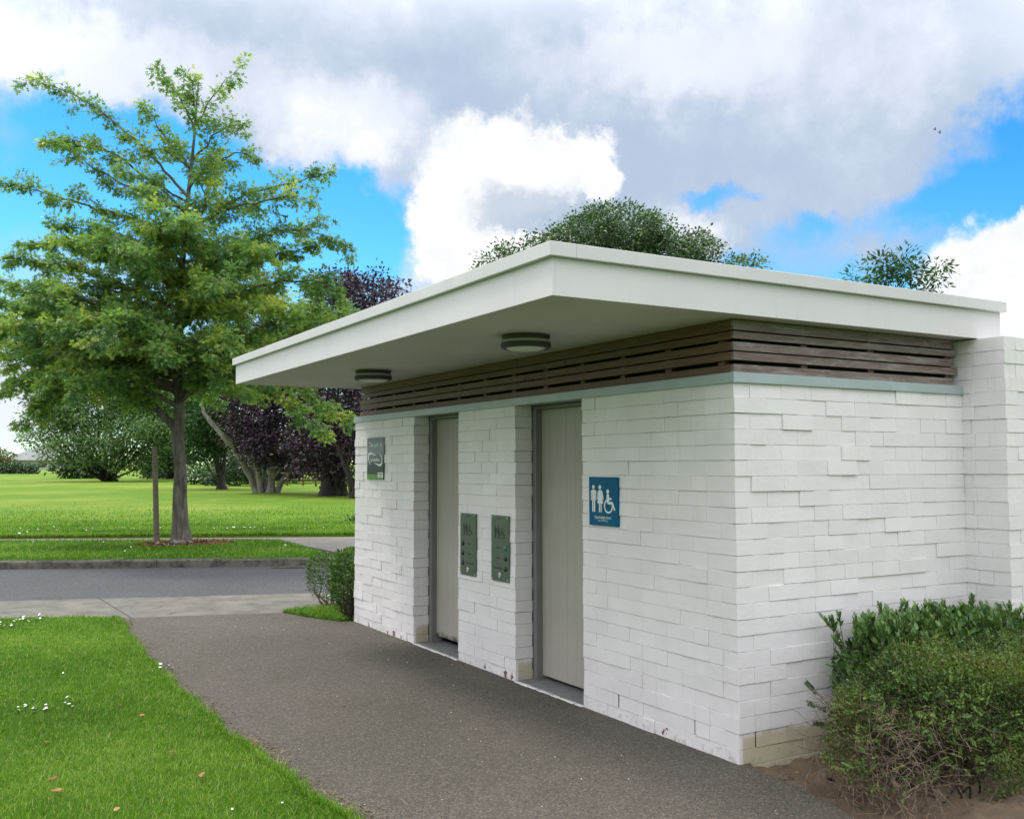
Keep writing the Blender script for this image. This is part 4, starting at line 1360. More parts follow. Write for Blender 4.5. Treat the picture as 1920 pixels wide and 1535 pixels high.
MAIN = [  # attachment height on the trunk, then points (pixel column, row, depth offset) to the tip; density; tone
    (815, [(300, 772, -.1), (262, 735, -.2), (215, 705, -.4), (140, 660, -.6), (50, 640, -.7)], 1.05, .42),
    (742, [(290, 712, .1), (230, 690, .3), (150, 690, .5), (60, 700, .6)], 1.0, .40),
    (745, [(372, 730, -.1), (430, 690, -.3), (520, 640, -.5), (600, 600, -.5)], 1.1, .45),
    (720, [(400, 715, -.5), (480, 725, -1.0), (560, 765, -1.3), (605, 815, -1.4)], 0.9, .62),
    (725, [(420, 700, .1), (520, 705, .1), (590, 738, 0.1), (655, 790, .0)], 0.9, .60),
    (700, [(260, 680, -.5), (150, 690, -1.0), (90, 740, -1.2), (50, 800, -1.2)], 0.9, .55),
    (690, [(420, 650, .2), (520, 600, .3), (620, 585, .3), (668, 588, .2)], 1.1, .50),
    (660, [(250, 620, -.2), (120, 590, -.3), (0, 570, -.3), (-40, 560, -.3)], 1.1, .45),
    (640, [(240, 600, .4), (120, 560, .6), (10, 530, .8)], 1.05, .42),
    (610, [(400, 570, -.4), (500, 530, -.6), (600, 520, -.7), (640, 560, -.7)], 1.1, .52),
    (580, [(250, 540, -.3), (130, 500, -.6), (20, 485, -.7)], 1.1, .48),
    (560, [(410, 520, .1), (500, 480, .2), (590, 460, .2)], 1.0, .45),
    (530, [(420, 480, -.2), (520, 430, -.3), (600, 435, -.3), (650, 462, -.3)], 0.9, .48),
    (540, [(260, 500, .2), (160, 460, .3), (60, 455, .4)], 1.0, .42),
    (490, [(270, 450, -.3), (190, 430, -.5), (110, 425, -.6)], 1.0, .50),
    (460, [(250, 410, .1), (130, 375, .2), (60, 355, .2), (5, 345, .2)], 0.75, .40),
    (450, [(400, 400, .1), (470, 360, .2), (550, 345, .2), (610, 325, .2)], 0.7, .40),
    (430, [(430, 390, -.3), (500, 375, -.4), (560, 365, -.5), (590, 385, -.5)], 0.6, .42),
    (400, [(290, 345, .1), (220, 290, .1), (150, 260, .1), (85, 265, .1)], 0.75, .40),
    (370, [(300, 310, 0), (230, 240, 0), (150, 180, 0), (50, 150, 0)], 0.62, .42),
    (390, [(280, 370, -.2), (200, 330, -.3), (110, 270, -.4)], 0.7, .44),
    (340, [(400, 305, .1), (450, 280, .1), (490, 300, .1)], 0.6, .40),
    (320, [(320, 270, .1), (290, 225, .1), (270, 195, .1)], 0.6, .40),
    (300, [(395, 260, 0), (430, 225, 0), (460, 235, 0)], 0.6, .42),
    (240, [(345, 200, 0), (320, 160, 0), (298, 128, 0)], 0.62, .44),
    (230, [(395, 190, .1), (420, 150, .1), (452, 125, .1)], 0.55, .42),
    (210, [(360, 180, -.1), (365, 150, -.1), (350, 135, -.1)], 0.6, .45),
    (705, [(250, 690, -.2), (150, 655, -.3), (40, 645, -.5), (-30, 680, -.5)], 1.0, .45),
    (720, [(240, 705, -.8), (130, 725, -1.2), (55, 775, -1.3)], .9, .52),
    (680, [(260, 660, .6), (120, 635, 1.2), (10, 610, 1.5)], 1.0, .42),
    (735, [(280, 720, -.3), (180, 700, -.8), (80, 700, -1.1), (10, 735, -1.2)], 1.0, .55),
    (700, [(250, 650, -.6), (120, 610, -1.2), (20, 610, -1.5), (-30, 640, -1.6)], 1.0, .50),
    (715, [(400, 690, -.4), (480, 660, -.9), (560, 650, -1.4), (640, 660, -1.6)], 1.0, .58),
    (690, [(220, 660, .2), (90, 650, .3), (-60, 640, .3)], 1.05, .46),
    (680, [(230, 660, -.8), (110, 660, -1.4), (10, 690, -1.6)], 1.05, .54),
    (710, [(240, 690, .6), (120, 695, 1.0), (20, 715, 1.1)], 1.05, .46),
    (650, [(200, 610, .9), (60, 585, 1.3), (-40, 600, 1.4)], 1.05, .48),
    (620, [(250, 590, -.9), (140, 560, -1.5), (70, 560, -1.7)], 1.0, .60),
    (600, [(420, 580, -.9), (510, 570, -1.5), (560, 590, -1.8)], 1.0, .62),
    (670, [(330, 660, -1.0), (280, 640, -1.9), (240, 660, -2.4)], 1.0, .62),
    (650, [(370, 640, -.9), (410, 620, -1.8), (420, 650, -2.4)], 1.0, .64),
    (470, [(370, 420, -.4), (390, 370, -.8), (372, 330, -1.0)], 0.9, .62),
    (560, [(340, 500, -.8), (300, 440, -1.5), (285, 395, -1.7)], 0.9, .60),
]
for py, ctrl, dens, tb in MAIN:
    p, r0 = trunk_at(py)
    limb(p, min(r0 * 0.66, 0.092), [op(*c) for c in ctrl], dens, tb)
# limbs running towards and away from the viewer
RAD = lambda py: float(np.interp(py, [130, 200, 300, 400, 500, 600, 700, 780], [.4, .7, 1.1, 1.7, 2.5, 3.0, 3.3, 2.7]))
ga = 0.7
for py in np.concatenate([np.linspace(765, 480, 30), np.linspace(465, 230, 12)]):
    ga += 2.4
    a = ga if abs(math.sin(ga)) > 0.45 else ga + 1.2
    p, r0 = trunk_at(py)
    R = RAD(py) * rng.uniform(.75, 1.0)
    d = RH * math.cos(a) + FH * math.sin(a)
    rise = rng.uniform(.15, .4)
    c1 = p + d * R * .4 + ZZ * R * rise * .6
    c2 = p + d * R * .75 + ZZ * R * rise * .75
    c3 = p + d * R + ZZ * R * (rise * .6 if py < 650 else rise * .1)
    limb(p, min(r0 * .5, .05), [c1, c2, c3], 0.95 if py > 450 else .6, rng.uniform(.36, .55))
wood.build('trunk', M['oak_bark'], oak, smooth=True)
crown = MB()
LPc = np.concatenate(LP)
crown.leaves(STAR, LPc, np.concatenate(LA), np.concatenate(LN), np.concatenate(LS), np.concatenate(LT))
crown.build('crown', M['oak_leaf'], oak, tone=True)
print('oak leaves', len(LPc))

# its stake, mulch and root stones
sb = np.array([-0.09, 15.72, 0.128])
s0, s1 = at(294, 1020, float((sb - CAM) @ FW)), at(290, 838, float((sb - CAM) @ FW))
s0[2] = 0.10
st = MB()
st.tube([s0 + (s1 - s0) * q_ for q_ in np.linspace(0, 1, 6)], [.055, .052, .052, .050, .050, .047], 10)
tag(st.build('tree_stake', M['stake'], origin=s0, smooth=False), 'round grey brown wooden stake standing in mulch left of the oak trunk', 'stake')
mu = MB()
n_ = 1500
a = rng.uniform(0, 2 * np.pi, n_); r_ = np.sqrt(rng.uniform(0.03, 1, n_))
P = np.stack([OB[0] + 0.05 + r_ * np.cos(a) * 0.95, OB[1] - 0.15 + r_ * np.sin(a) * 0.62, 0.136 + 0.04 * (1 - r_) + rng.uniform(0, .012, n_)], -1)
mu.leaves(RHOMB, P, unit(rng.normal(size=(n_, 3)) * [1, 1, .25]), unit(rng.normal(size=(n_, 3)) * .5 + [0, 0, 1]), rng.uniform(.04, .09, n_))
ringa = np.linspace(0, 2 * np.pi, 24, endpoint=False)
mu.add(np.concatenate([[[OB[0], OB[1], .165]], np.stack([OB[0] + .05 + .9 * np.cos(ringa) * (1 + .1 * np.sin(3 * ringa)), OB[1] - .15 + .58 * np.sin(ringa), np.full(24, .131)], -1)]), np.array([(0, 1 + i, 1 + (i + 1) % 24) for i in range(24)]))
tag(mu.build('mulch', M['mulch']), 'brown bark mulch around the oak', 'mulch', kind='stuff')
for i, (dx, dy, sz) in enumerate([(-.20, -.33, .10), (-.08, -.37, .085), (.07, -.33, .07)]):
    rk = MB()
    u_, v_ = np.meshgrid(np.linspace(0, 2 * np.pi, 10, endpoint=False), np.linspace(0.1, np.pi - .1, 6), indexing='ij')
    D_ = np.stack([np.cos(u_) * np.sin(v_), np.sin(u_) * np.sin(v_), np.cos(v_) * .8], -1).reshape(-1, 3)
    D_ *= (1 + rng.uniform(-.18, .18, (len(D_), 1)))
    c0 = OB + np.array([dx, dy, .025])
    F_ = [(a_ * 6 + b_, ((a_ + 1) % 10) * 6 + b_, ((a_ + 1) % 10) * 6 + b_ + 1, a_ * 6 + b_ + 1) for a_ in range(10) for b_ in range(5)]
    rk.add(c0 + D_ * sz, F_)
    rk.add((c0 + D_ * sz)[[a_ * 6 for a_ in range(10)]], [tuple(range(10))])
    tag(rk.build('stone', M['stone'], origin=c0), ['largest pale stone at the foot of the oak trunk, on the left', 'middle of the three pale stones at the foot of the oak trunk', 'smallest pale stone at the foot of the oak trunk, on the right'][i], 'stone', 'pale stones at the foot of the oak')


# ------------------------------------------------------------------ trees and shrubs across the park
def crown_leaves(mb, blobs, n, size, tmpl, tone0, clump=0.6, drop=0.0, shell=0.8, tonevar=.14, mi=0):
    """leaf sprays clumped through ellipsoid lobes (centre, radii)"""
    vol = np.array([b[1][0] * b[1][1] * b[1][2] for b in blobs]) ** 0.7
    vol /= vol.sum()
    per = 34
    for (c, r), v in zip(blobs, vol):
        c, r = np.array(c, float), np.array(r, float)
        nc = max(3, int(n * v / per))
        d = sph(nc)
        rr = np.where(rng.random(nc) < shell, rng.uniform(.78, 1.06, nc), rng.uniform(.25, .8, nc))
        cc = c + d * rr[:, None] * r
        for q_ in range(nc):
            k_ = per
            o = rng.normal(size=(k_, 3)) * [1, 1, .7]
            P_ = cc[q_] + o * clump * rng.uniform(.25, .55)
            if drop: P_[:, 2] -= np.abs(rng.normal(0, drop, k_))
            ax = unit(o + d[q_] * .6 + rng.normal(size=(k_, 3)) * .5 + [0, 0, -.3 - drop])
            nr = unit(d[q_] * .8 + rng.normal(size=(k_, 3)) * .6 + [0, 0, .7])
            mb.leaves(tmpl, P_, ax, nr, rng.uniform(.7, 1.3, k_) * size, np.clip(tone0 + rng.normal(0, tonevar) + rng.normal(0, .12, k_), 0, 1), mi)


def park_tree(name, label, px, D, lobes, n, size, leaf, bark, tone0=.45, trunk=None, cat='tree', group='trees across the park', tmpl=RHOMB, drop=0.0, clump=.6, shell=.8, stem_r=.25, tonevar=.14):
    """lobes are (px, py, half width px, half height px, depth offset, depth radius) measured at distance D"""
    base = park_point(px, D)
    base[2] -= 0.03
    r = empty(name, base, label, cat, group)
    S = D / FPX
    bl = []
    for (lx, ly, hw, hh, dz, dr) in lobes:
        c = at(lx, ly, D + dz)
        bl.append((c, (hw * S, hw * S if dr is None else dr, hh * S)))
    # radii are along world axes; good enough for round lobes
    mbx = MB()
    crown_leaves(mbx, bl, n, size, tmpl, tone0, clump, drop, shell, tonevar)
    wd = MB()
    if trunk:
        for pts, r0, r1 in trunk:
            A = np.array([at(a, b, D + dd) for a, b, dd in pts])
            A[0, 2] = gz(float(depth_of(A[0]))) - 0.05 if pts[0][1] > 880 else A[0, 2]
            tq = np.linspace(0, 1, 12)
            B = np.stack([np.interp(tq, np.linspace(0, 1, len(A)), A[:, kx]) for kx in range(3)], -1)
            for _ in range(2): B[1:-1] = (B[:-2] + 2 * B[1:-1] + B[2:]) / 4
            B[1:-1] += rng.normal(0, r0 * .10, B[1:-1].shape)
            rr = .66 * np.linspace(r0, r1, 12) * (1 + .45 * np.exp(-tq * 9))
            wd.tube(B, rr, 9, cap=False)
    top = base + ZZ * 0.5
    for c, rr in bl:
        mid = base * .45 + np.array(c) * .55 + rng.normal(0, .25, 3) * [1, 1, 0]
        mid[2] = base[2] * .5 + c[2] * .5
        wd.tube([base + rng.normal(0, .05, 3) * [1, 1, 0], mid, c], [stem_r * .7, stem_r * .45, stem_r * .12], 6, cap=False)
    wd.build('trunk', bark, r, smooth=True)
    mbx.build('crown', leaf, r, tone=True)
    return r


# copper beeches
park_tree('copper_beech', 'dark purple copper beech with pale fanning limbs, middle of the park tree line', 490, 48,
          [(470, 765, 55, 48, 0, 2.4), (520, 790, 80, 60, -1, 2.6), (500, 700, 90, 60, 1, 3), (460, 690, 55, 60, 1, 2.5), (560, 835, 60, 45, -1, 2), (590, 760, 70, 70, 0, 2.5), (500, 835, 50, 36, -1.2, 1.6), (455, 815, 36, 30, -.6, 1.4), (550, 640, 90, 70, 1, 3)], 30000, .165, M['beech_leaf'], M['beech_bark'], .5,
          trunk=[([(484, 915, 0), (468, 890, -.3), (446, 850, -.8), (420, 815, -1.4)], .26, .17), ([(492, 918, -.2), (484, 885, -.6), (476, 850, -1.0), (470, 800, -1.2)], .22, .14),
                 ([(506, 922, -.3), (510, 890, -.5), (513, 850, -.6), (520, 800, 0)], .28, .18), ([(517, 920, -.2), (532, 895, -.5), (552, 872, -.9), (578, 830, -1.2)], .22, .14), ([(430, 830, -.5), (412, 810, -.6), (385, 780, -.6), (378, 760, -.6)], .22, .12)], stem_r=.12)
park_tree('copper_beech', 'tall dark purple copper beech with thick dark trunk, rising behind the eave of the block', 625, 44,
          [(655, 560, 85, 50, 1, 2.5), (700, 545, 55, 34, 1, 2), (620, 540, 50, 34, 1, 2), (640, 640, 110, 70, 0, 3), (620, 760, 80, 70, 0, 2.6), (690, 780, 80, 80, 0, 2.6), (600, 840, 60, 50, -1, 2), (650, 850, 55, 50, -1, 2), (635, 880, 40, 26, .6, 1.4), (740, 640, 90, 80, 0, 3)], 26000, .165, M['beech_leaf'], M['dark_bark'], .45,
          trunk=[([(618, 926, 0), (616, 880, 0), (618, 820, 0), (625, 740, 0)], .62, .35), ([(640, 926, .2), (640, 880, .2), (650, 810, 0)], .40, .2)], stem_r=.14)
park_tree('copper_beech', 'copper beech at the edge of the block, slim trunk leaning left', 658, 41,
          [(720, 760, 70, 70, 0, 2.4), (660, 810, 34, 40, -.5, 1), (760, 700, 80, 80, 0, 2.5)], 8000, .16, M['beech_leaf'], M['dark_bark'], .45,
          trunk=[([(664, 930, 0), (655, 890, 0), (640, 850, 0), (628, 820, 0)], .22, .12), ([(668, 930, 0), (672, 870, 0), (680, 800, 0)], .22, .14)], stem_r=.1)
# green trees
park_tree('park_tree', 'green tree with dark split trunk between the oak and the copper beech', 417, 54,
          [(385, 790, 45, 45, 0, 2), (420, 810, 35, 35, 1, 2), (370, 840, 35, 30, 0, 1.5), (400, 740, 60, 50, 1, 2.2)], 13000, .18, M['green_leaf'], M['dark_bark'], .34,
          trunk=[([(420, 913, 0), (414, 885, 0), (400, 850, 0), (388, 830, 0)], .28, .12), ([(412, 913, 0), (420, 870, 0), (424, 840, 0)], .25, .1)], stem_r=.1)
park_tree('park_tree', 'broad soft green tree sweeping to the lawn left of the oak stake', 200, 78,
          [(185, 765, 80, 40, 0, 3), (120, 775, 45, 26, -1, 2), (265, 760, 70, 45, 1, 3), (80, 800, 26, 16, -1, 1.2), (140, 815, 40, 22, -2, 2), (205, 820, 45, 26, -2, 2), (265, 825, 50, 26, -1, 2), (100, 840, 24, 18, -1, 1.4), (160, 850, 30, 16, -2, 1.5), (225, 858, 30, 18, -2, 1.5), (280, 862, 28, 16, -1, 1.5), (215, 705, 100, 40, 1, 4), (130, 730, 50, 26, 0, 2), (330, 720, 60, 40, 1, 3), (70, 780, 20, 10, -2, .8), (60, 815, 14, 12, -1, .7), (95, 755, 30, 14, -1, 1.2), (300, 800, 30, 20, -2, 1.5), (330, 790, 40, 30, 0, 2), (255, 795, 30, 14, -3, 1.5)], 38000, .23, M['soft_leaf'], M['dark_bark'], .5, drop=.35, clump=.85, tonevar=.2,
          trunk=[([(215, 893, 0), (213, 860, 0), (205, 800, 0)], .35, .2)], stem_r=.16)
park_tree('park_tree', 'dark green tree behind the oak trunk and its stake', 320, 88,
          [(320, 790, 60, 60, 0, 4), (300, 850, 40, 40, 0, 2), (345, 850, 40, 36, 0, 2), (330, 720, 70, 60, 0, 4)], 9000, .36, M['green_leaf'], M['dark_bark'], .28, trunk=[([(318, 895, 0), (320, 840, 0)], .35, .25)], stem_r=.16, clump=.9)
park_tree('park_tree', 'shaded green tree standing behind the copper beeches', 520, 78,
          [(520, 780, 110, 90, 0, 5), (600, 850, 60, 45, 0, 3), (440, 860, 55, 36, 0, 3), (520, 870, 60, 30, 0, 2), (640, 780, 90, 80, 0, 4)], 10000, .36, M['dark_leaf'], M['dark_bark'], .4, trunk=[([(525, 900, 0), (523, 850, 0)], .4, .3)], stem_r=.16, clump=.9)
# behind the block
park_tree('park_tree', 'large rounded dark green tree rising behind the roof corner', 1150, 46,
          [(1145, 440, 85, 50, 0, 3), (1050, 475, 70, 36, 0, 2.5), (990, 492, 66, 46, 0, 2.2), (935, 508, 46, 34, 0, 1.6), (1230, 480, 75, 40, 0, 2.5), (1290, 490, 45, 48, 0, 2), (1340, 520, 50, 30, 0, 2), (1395, 520, 40, 34, 0, 1.6), (1150, 570, 190, 80, 0, 4.5), (1040, 570, 110, 60, 0, 3), (1260, 570, 110, 60, 0, 3), (1150, 640, 150, 60, 0, 3.5), (1190, 440, 60, 30, 0, 2), (1130, 420, 50, 28, 0, 1.8), (1090, 450, 50, 36, -1, 2), (1260, 470, 50, 34, -1, 2)], 74000, .16, M['dome_leaf'], M['dark_bark'], .5, clump=.5, shell=.95, tonevar=.2,
          trunk=[([(1150, 910, 0), (1150, 760, 0), (1150, 620, 0)], .55, .35)], stem_r=.2)
park_tree('slender_tree', 'small thin leaved tree top showing above the right end of the roof', 1690, 26,
          [(1690, 512, 34, 22, 0, .6), (1655, 500, 26, 22, 0, .5), (1640, 525, 30, 14, 0, .5), (1605, 518, 20, 8, 0, .3), (1735, 530, 24, 20, 0, .4), (1755, 500, 14, 12, 0, .25), (1690, 488, 12, 12, 0, .3), (1690, 570, 60, 30, 0, .8), (1690, 640, 60, 50, 0, .9)], 4200, .16, M['green_leaf'], M['dark_bark'], .4, tmpl=NARROW, clump=.33,
          trunk=[([(1695, 905, 0), (1692, 700, 0), (1690, 560, 0)], .08, .03)], stem_r=.05)
# shrubs
park_tree('park_shrub', 'low dark shrub under the broad tree on the left of the park', 155, 92, [(150, 872, 46, 22, 0, 2), (185, 878, 30, 17, 0, 1.6), (122, 878, 22, 16, 0, 1.4)], 3500, .3, M['dark_leaf'], M['dark_bark'], .35, cat='shrub', group='shrubs across the park', stem_r=.05)
park_tree('park_shrub', 'dark shrub between the wooden stake and the oak trunk', 312, 92, [(310, 884, 26, 16, 0, 1.6), (285, 888, 12, 10, 0, .8)], 1500, .3, M['dark_leaf'], M['dark_bark'], .3, cat='shrub', group='shrubs across the park', stem_r=.05)
fb_ = park_tree('flowering_shrub', 'pale flowering bush just right of the oak trunk', 364, 66, [(364, 886, 16, 16, 0, .8), (385, 888, 18, 15, 0, .8)], 1300, .22, M['green_leaf'], M['dark_bark'], .7, cat='shrub', group='shrubs across the park', stem_r=.04)
bl_ = MB()
n_ = 120
pc = at(362, 884, 65.2) + rng.normal(size=(n_, 3)) * [.38, .2, .36]
bl_.leaves(RHOMB, pc, unit(rng.normal(size=(n_, 3))), unit(rng.normal(size=(n_, 3))), .14)
bl_.build('blossom', M['petal'], fb_)
park_tree('park_shrub', 'dark green bushes in the shade behind the split trunk', 445, 62, [(445, 880, 30, 24, 0, 1.2), (405, 884, 22, 18, 1, 1), (478, 885, 20, 16, 0, .8)], 2200, .22, M['dark_leaf'], M['dark_bark'], .3, cat='shrub', group='shrubs across the park', stem_r=.05)
park_tree('park_shrub', 'broad dark thicket in deep shade behind the pale limbed copper beech', 500, 68, [(470, 865, 46, 40, 0, 2), (530, 855, 46, 44, 0, 2), (585, 850, 40, 40, 0, 2), (430, 870, 34, 36, 0, 1.5)], 5200, .26, M['dark_leaf'], M['dark_bark'], .12, cat='shrub', group='shrubs across the park', stem_r=.05)
park_tree('park_shrub', 'small dark shrub on the lawn edge beside the far corner of the block', 662, 25.5, [(662, 985, 12, 16, 0, .2)], 700, .08, M['dark_leaf'], M['dark_bark'], .4, cat='shrub', group='shrubs across the park', stem_r=.015, clump=.16)
park_tree('gold_shrub', 'rounded olive gold bush above the hedge at the far left', 0, 128, [(-2, 858, 26, 14, 0, 2)], 1200, .35, M['gold_leaf'], M['dark_bark'], .55, cat='shrub', group='shrubs across the park', stem_r=.06)
# clipped hedge at the far left
hb = park_point(20, 120)
hg = empty('clipped_hedge', hb, 'long dark clipped hedge in front of the house at the far left', 'hedge')
mbx = MB()
n_ = 5000
u_ = rng.uniform(-9.5, 3.4, n_); v_ = rng.uniform(0, 1.35, n_); w_ = rng.uniform(-.7, .7, n_)
P = hb + RH * u_[:, None] + ZZ * (v_ + .12 * np.sin(u_ * 1.7))[:, None] + FH * w_[:, None]
mbx.leaves(RHOMB, P, unit(rng.normal(size=(n_, 3))), unit(rng.normal(size=(n_, 3)) - FH + ZZ), rng.uniform(.2, .36, n_), np.clip(rng.normal(.4, .2, n_) + (v_ - .8) * .25, 0, 1))
mbx.build('foliage', M['dark_leaf'], hg, tone=True)

# house beyond the hedge
hp = park_point(48, 165)
ho = empty('house', hp, 'distant single storey house with grey hipped roof beyond the hedge', 'house')
b = MB()


def hpt(u, v, w): return hp + RH * u + ZZ * v + FH * w


Bx = [hpt(u, v, w) for u, v, w in [(-3.2, -.3, 0), (6, -.3, 0), (6, -.3, 7), (-3.2, -.3, 7), (-3.2, 1.6, 0), (6, 1.6, 0), (6, 1.6, 7), (-3.2, 1.6, 7)]]
b.add(Bx, [(0, 1, 5, 4), (1, 2, 6, 5), (2, 3, 7, 6), (3, 0, 4, 7), (4, 5, 6, 7)])
b.build('wall', M['house'], ho)
b = MB()
Rf = [hpt(u, v, w) for u, v, w in [(-3.8, 1.61, -.6), (6.6, 1.61, -.6), (6.6, 1.61, 7.6), (-3.8, 1.61, 7.6), (0.8, 4.1, 3.5), (2.6, 4.1, 3.5)]]
b.add(Rf, [(0, 1, 5, 4), (1, 2, 5), (2, 3, 4, 5), (3, 0, 4), (3, 2, 1, 0)])
b.build('roof', M['roof'], ho)
for u in (-1.6, 3.0):
    b = MB()
    c4 = [hpt(u + a_, v_, -.03) for a_, v_ in [(-.7, .4), (.7, .4), (.7, 1.4), (-.7, 1.4)]]
    b.add(c4 + [p + FH * .025 for p in c4], [(0, 1, 2, 3), (0, 4, 5, 1), (1, 5, 6, 2), (2, 6, 7, 3), (3, 7, 4, 0)])
    b.build('window', M['window'], ho)

# two pale posts and a brown fence far across the park
for px, hgt, lab in [(221, 1.35, 'short pale post with cross head, left of the two across the park'), (270, 1.2, 'plain pale post right of the other across the park')]:
    p = park_point(px, 98)
    b = MB()
    b.tube([p - ZZ * .1, p + ZZ * hgt], [.06, .055], 8)
    b.tube([p + ZZ * hgt, p + ZZ * (hgt + .03)], [.09, .07], 8)
    if px == 221:
        b.tube([p + ZZ * (hgt + .05) - RH * .3, p + ZZ * (hgt + .05) + RH * .3], [.05, .05], 6)
    tag(b.build('park_post', M['pale_post'], origin=p), lab, 'post', 'pale posts across the park')
p = park_point(566, 62)
fr = empty('wooden_fence', p, 'low brown post and rail fence seen between the copper beech trunks', 'fence')
for u in (-.9, .1, .9):
    b = MB(); c = p + RH * u; b.tube([c - ZZ * .1, c + ZZ * .95], [.06, .06], 6); b.build('post', M['fence'], fr)
for v in (.4, .8):
    b = MB(); b.tube([p - RH * 1.3 + ZZ * v - FH * .07, p + RH * 1.3 + ZZ * v - FH * .07], [.045, .045], 6); b.build('rail', M['fence'], fr)

# distant belt of trees beyond the frame's left and behind the block, one mass
bt = MB()
for px in np.concatenate([np.arange(-2600, -60, 70), np.arange(760, 3300, 60)]):
    c = park_point(px, 190)
    hgt = rng.uniform(5, 10)
    crown_leaves(bt, [(c + ZZ * hgt * .5, (rng.uniform(4, 6), 4, hgt * .55))], 500, .9, RHOMB, rng.uniform(.3, .6), 2.0)
tag(bt.build('treeline', M['green_leaf'], tone=True), 'far belt of trees round the park', 'trees', kind='stuff')

# ------------------------------------------------------------------ grass, flowers, litter
from mathutils import geometry as mg


def in_poly(P, pts):
    pts = np.array(pts)
    x_, y_ = P[:, 0], P[:, 1]
    ins = np.zeros(len(P), bool)
    j_ = len(pts) - 1
    for i_ in range(len(pts)):
        xi, yi, xj, yj = *pts[i_], *pts[j_]
        with np.errstate(divide='ignore', invalid='ignore'):
            c_ = ((yi > y_) != (yj > y_)) & (x_ < (xj - xi) * (y_ - yi) / (yj - yi) + xi)
        ins ^= c_
        j_ = i_
    return ins


BLADE = ([(0, -.5, 0), (0, .5, 0), (.55, .36, .10), (.55, -.36, .10), (1, 0, .34)], [(0, 1, 2, 3), (3, 2, 4)])


def blades(mb, P, hgt, wid, lean=.85):
    n = len(P)
    a = rng.uniform(0, 2 * np.pi, n)
    ln = np.abs(rng.normal(0, lean, n))
    hz = np.stack([np.cos(a), np.sin(a), np.zeros(n)], -1)
    up_ = unit(hz * ln[:, None] + [0, 0, 1])
    sd = np.stack([-np.sin(a), np.cos(a), np.zeros(n)], -1)
    bend = np.cross(sd, up_)
    tv, tf = BLADE
    tv = np.array(tv)
    V = P[:, None] + tv[None, :, 0:1] * hgt[:, None, None] * up_[:, None] + tv[None, :, 1:2] * wid[:, None, None] * sd[:, None] + tv[None, :, 2:3] * hgt[:, None, None] * hz[:, None]
    patch = (np.sin(P[:, 0] * 2.1 + 1.5 * np.sin(P[:, 1] * 1.3)) + np.sin(P[:, 1] * 2.9 + P[:, 0] * 1.1)) * .5
    fine_ = np.sin(P[:, 0] * 11 + 2 * np.sin(P[:, 1] * 9)) * np.sin(P[:, 1] * 13 + P[:, 0] * 5)
    tone = np.clip(.50 + .23 * patch + .13 * fine_ + rng.normal(0, .22, n), 0, .95)
    tone = np.where(rng.random(n) < .05, 1.0, tone)
    off = np.arange(n) * 5
    base_ = mb.n
    mb.V.append(V.reshape(-1, 3)); mb.T.append(np.repeat(tone, 5)); mb.n += n * 5
    for f in tf:
        a_ = np.array(f)[None] + off[:, None] + base_
        mb.L.append(a_.ravel()); mb.N.append(np.full(n, len(f))); mb.M.append(np.zeros(n, int))


gm = MB()


def scatter(n, x0, x1, y0, y1, pts, z):
    P = np.stack([rng.uniform(x0, x1, n), rng.uniform(y0, y1, n), np.full(n, z)], -1)
    return P[in_poly(P, pts)]


P = scatter(420000, -4.6, -1.9, -0.6, 7.8, lawn_pts, 0.018)
d_ = depth_of(P)
keep = rng.random(len(P)) < np.clip(1.25 - d_ / 14, .3, 1)
P = P[keep]; d_ = depth_of(P)
blades(gm, P, rng.uniform(.012, .030, len(P)) * rng.choice([1, 1, 1, 1.7], len(P)), rng.uniform(.0022, .0042, len(P)) * np.clip(d_ / 6, .9, 1.8))
P = scatter(60000, -9.0, -4.6, -0.6, 9.5, lawn_pts, 0.018)
blades(gm, P, rng.uniform(.014, .035, len(P)), np.full(len(P), .007))
# ragged fringe over the path edge
ed = np.array(EDGE[1:])
tq = rng.uniform(0, len(ed) - 1.001, 9000); ii_ = tq.astype(int); fr_ = tq - ii_
pe = ed[ii_] * (1 - fr_[:, None]) + ed[ii_ + 1] * fr_[:, None]
off_ = .025 * np.sin(pe[:, 1] * 7) * np.sin(pe[:, 1] * 2.3) + np.abs(rng.normal(0, .028, 9000)) * np.where(rng.random(9000) < .7, 1, 0)
P = np.stack([pe[:, 0] + off_ - .01, pe[:, 1], np.full(9000, .016)], -1)
blades(gm, P, rng.uniform(.02, .05, len(P)), np.full(len(P), .004), .7)
P = scatter(14000, -0.6, 0.8, 5.6, 6.8, wedge, 0.022)
blades(gm, P, rng.uniform(.025, .07, len(P)), np.full(len(P), .006))
verge_pts = [(x, kerb_y(x) + 0.10) for x in np.linspace(-8, 1.9, 20)] + [(2.0, 12.2), (2.15, 14.3), (2.2, foot0_y(2.2))] + [(x, foot0_y(x)) for x in np.linspace(1.9, -8, 20)]
P = scatter(150000, -8, 2.3, 11, 22, verge_pts, 0.124)
keep = (((P[:, 0] - OB[0] - .05) / .85) ** 2 + ((P[:, 1] - OB[1] + .15) / .55) ** 2) > rng.uniform(.6, 1.3, len(P))
P = P[keep]
blades(gm, P, rng.uniform(.03, .07, len(P)), rng.uniform(.007, .012, len(P)))
n_ = 120000                                                  # rougher grass on the near edge of the park
xx = rng.uniform(-9, 9, n_); vv = np.abs(rng.normal(0, 1, n_)) ** 1.5 * 3.0
yy = foot1_y(xx) + vv
P = np.stack([xx, yy, gz(depth_of(np.stack([xx, yy], -1))) + .015], -1)
blades(gm, P, rng.uniform(.05, .11, n_), rng.uniform(.010, .018, n_), .6)
tag(gm.build('grass', M['blade'], tone=True), 'short mown green grass on the lawns and verge', 'grass', kind='stuff')

# daisies
dm = MB()


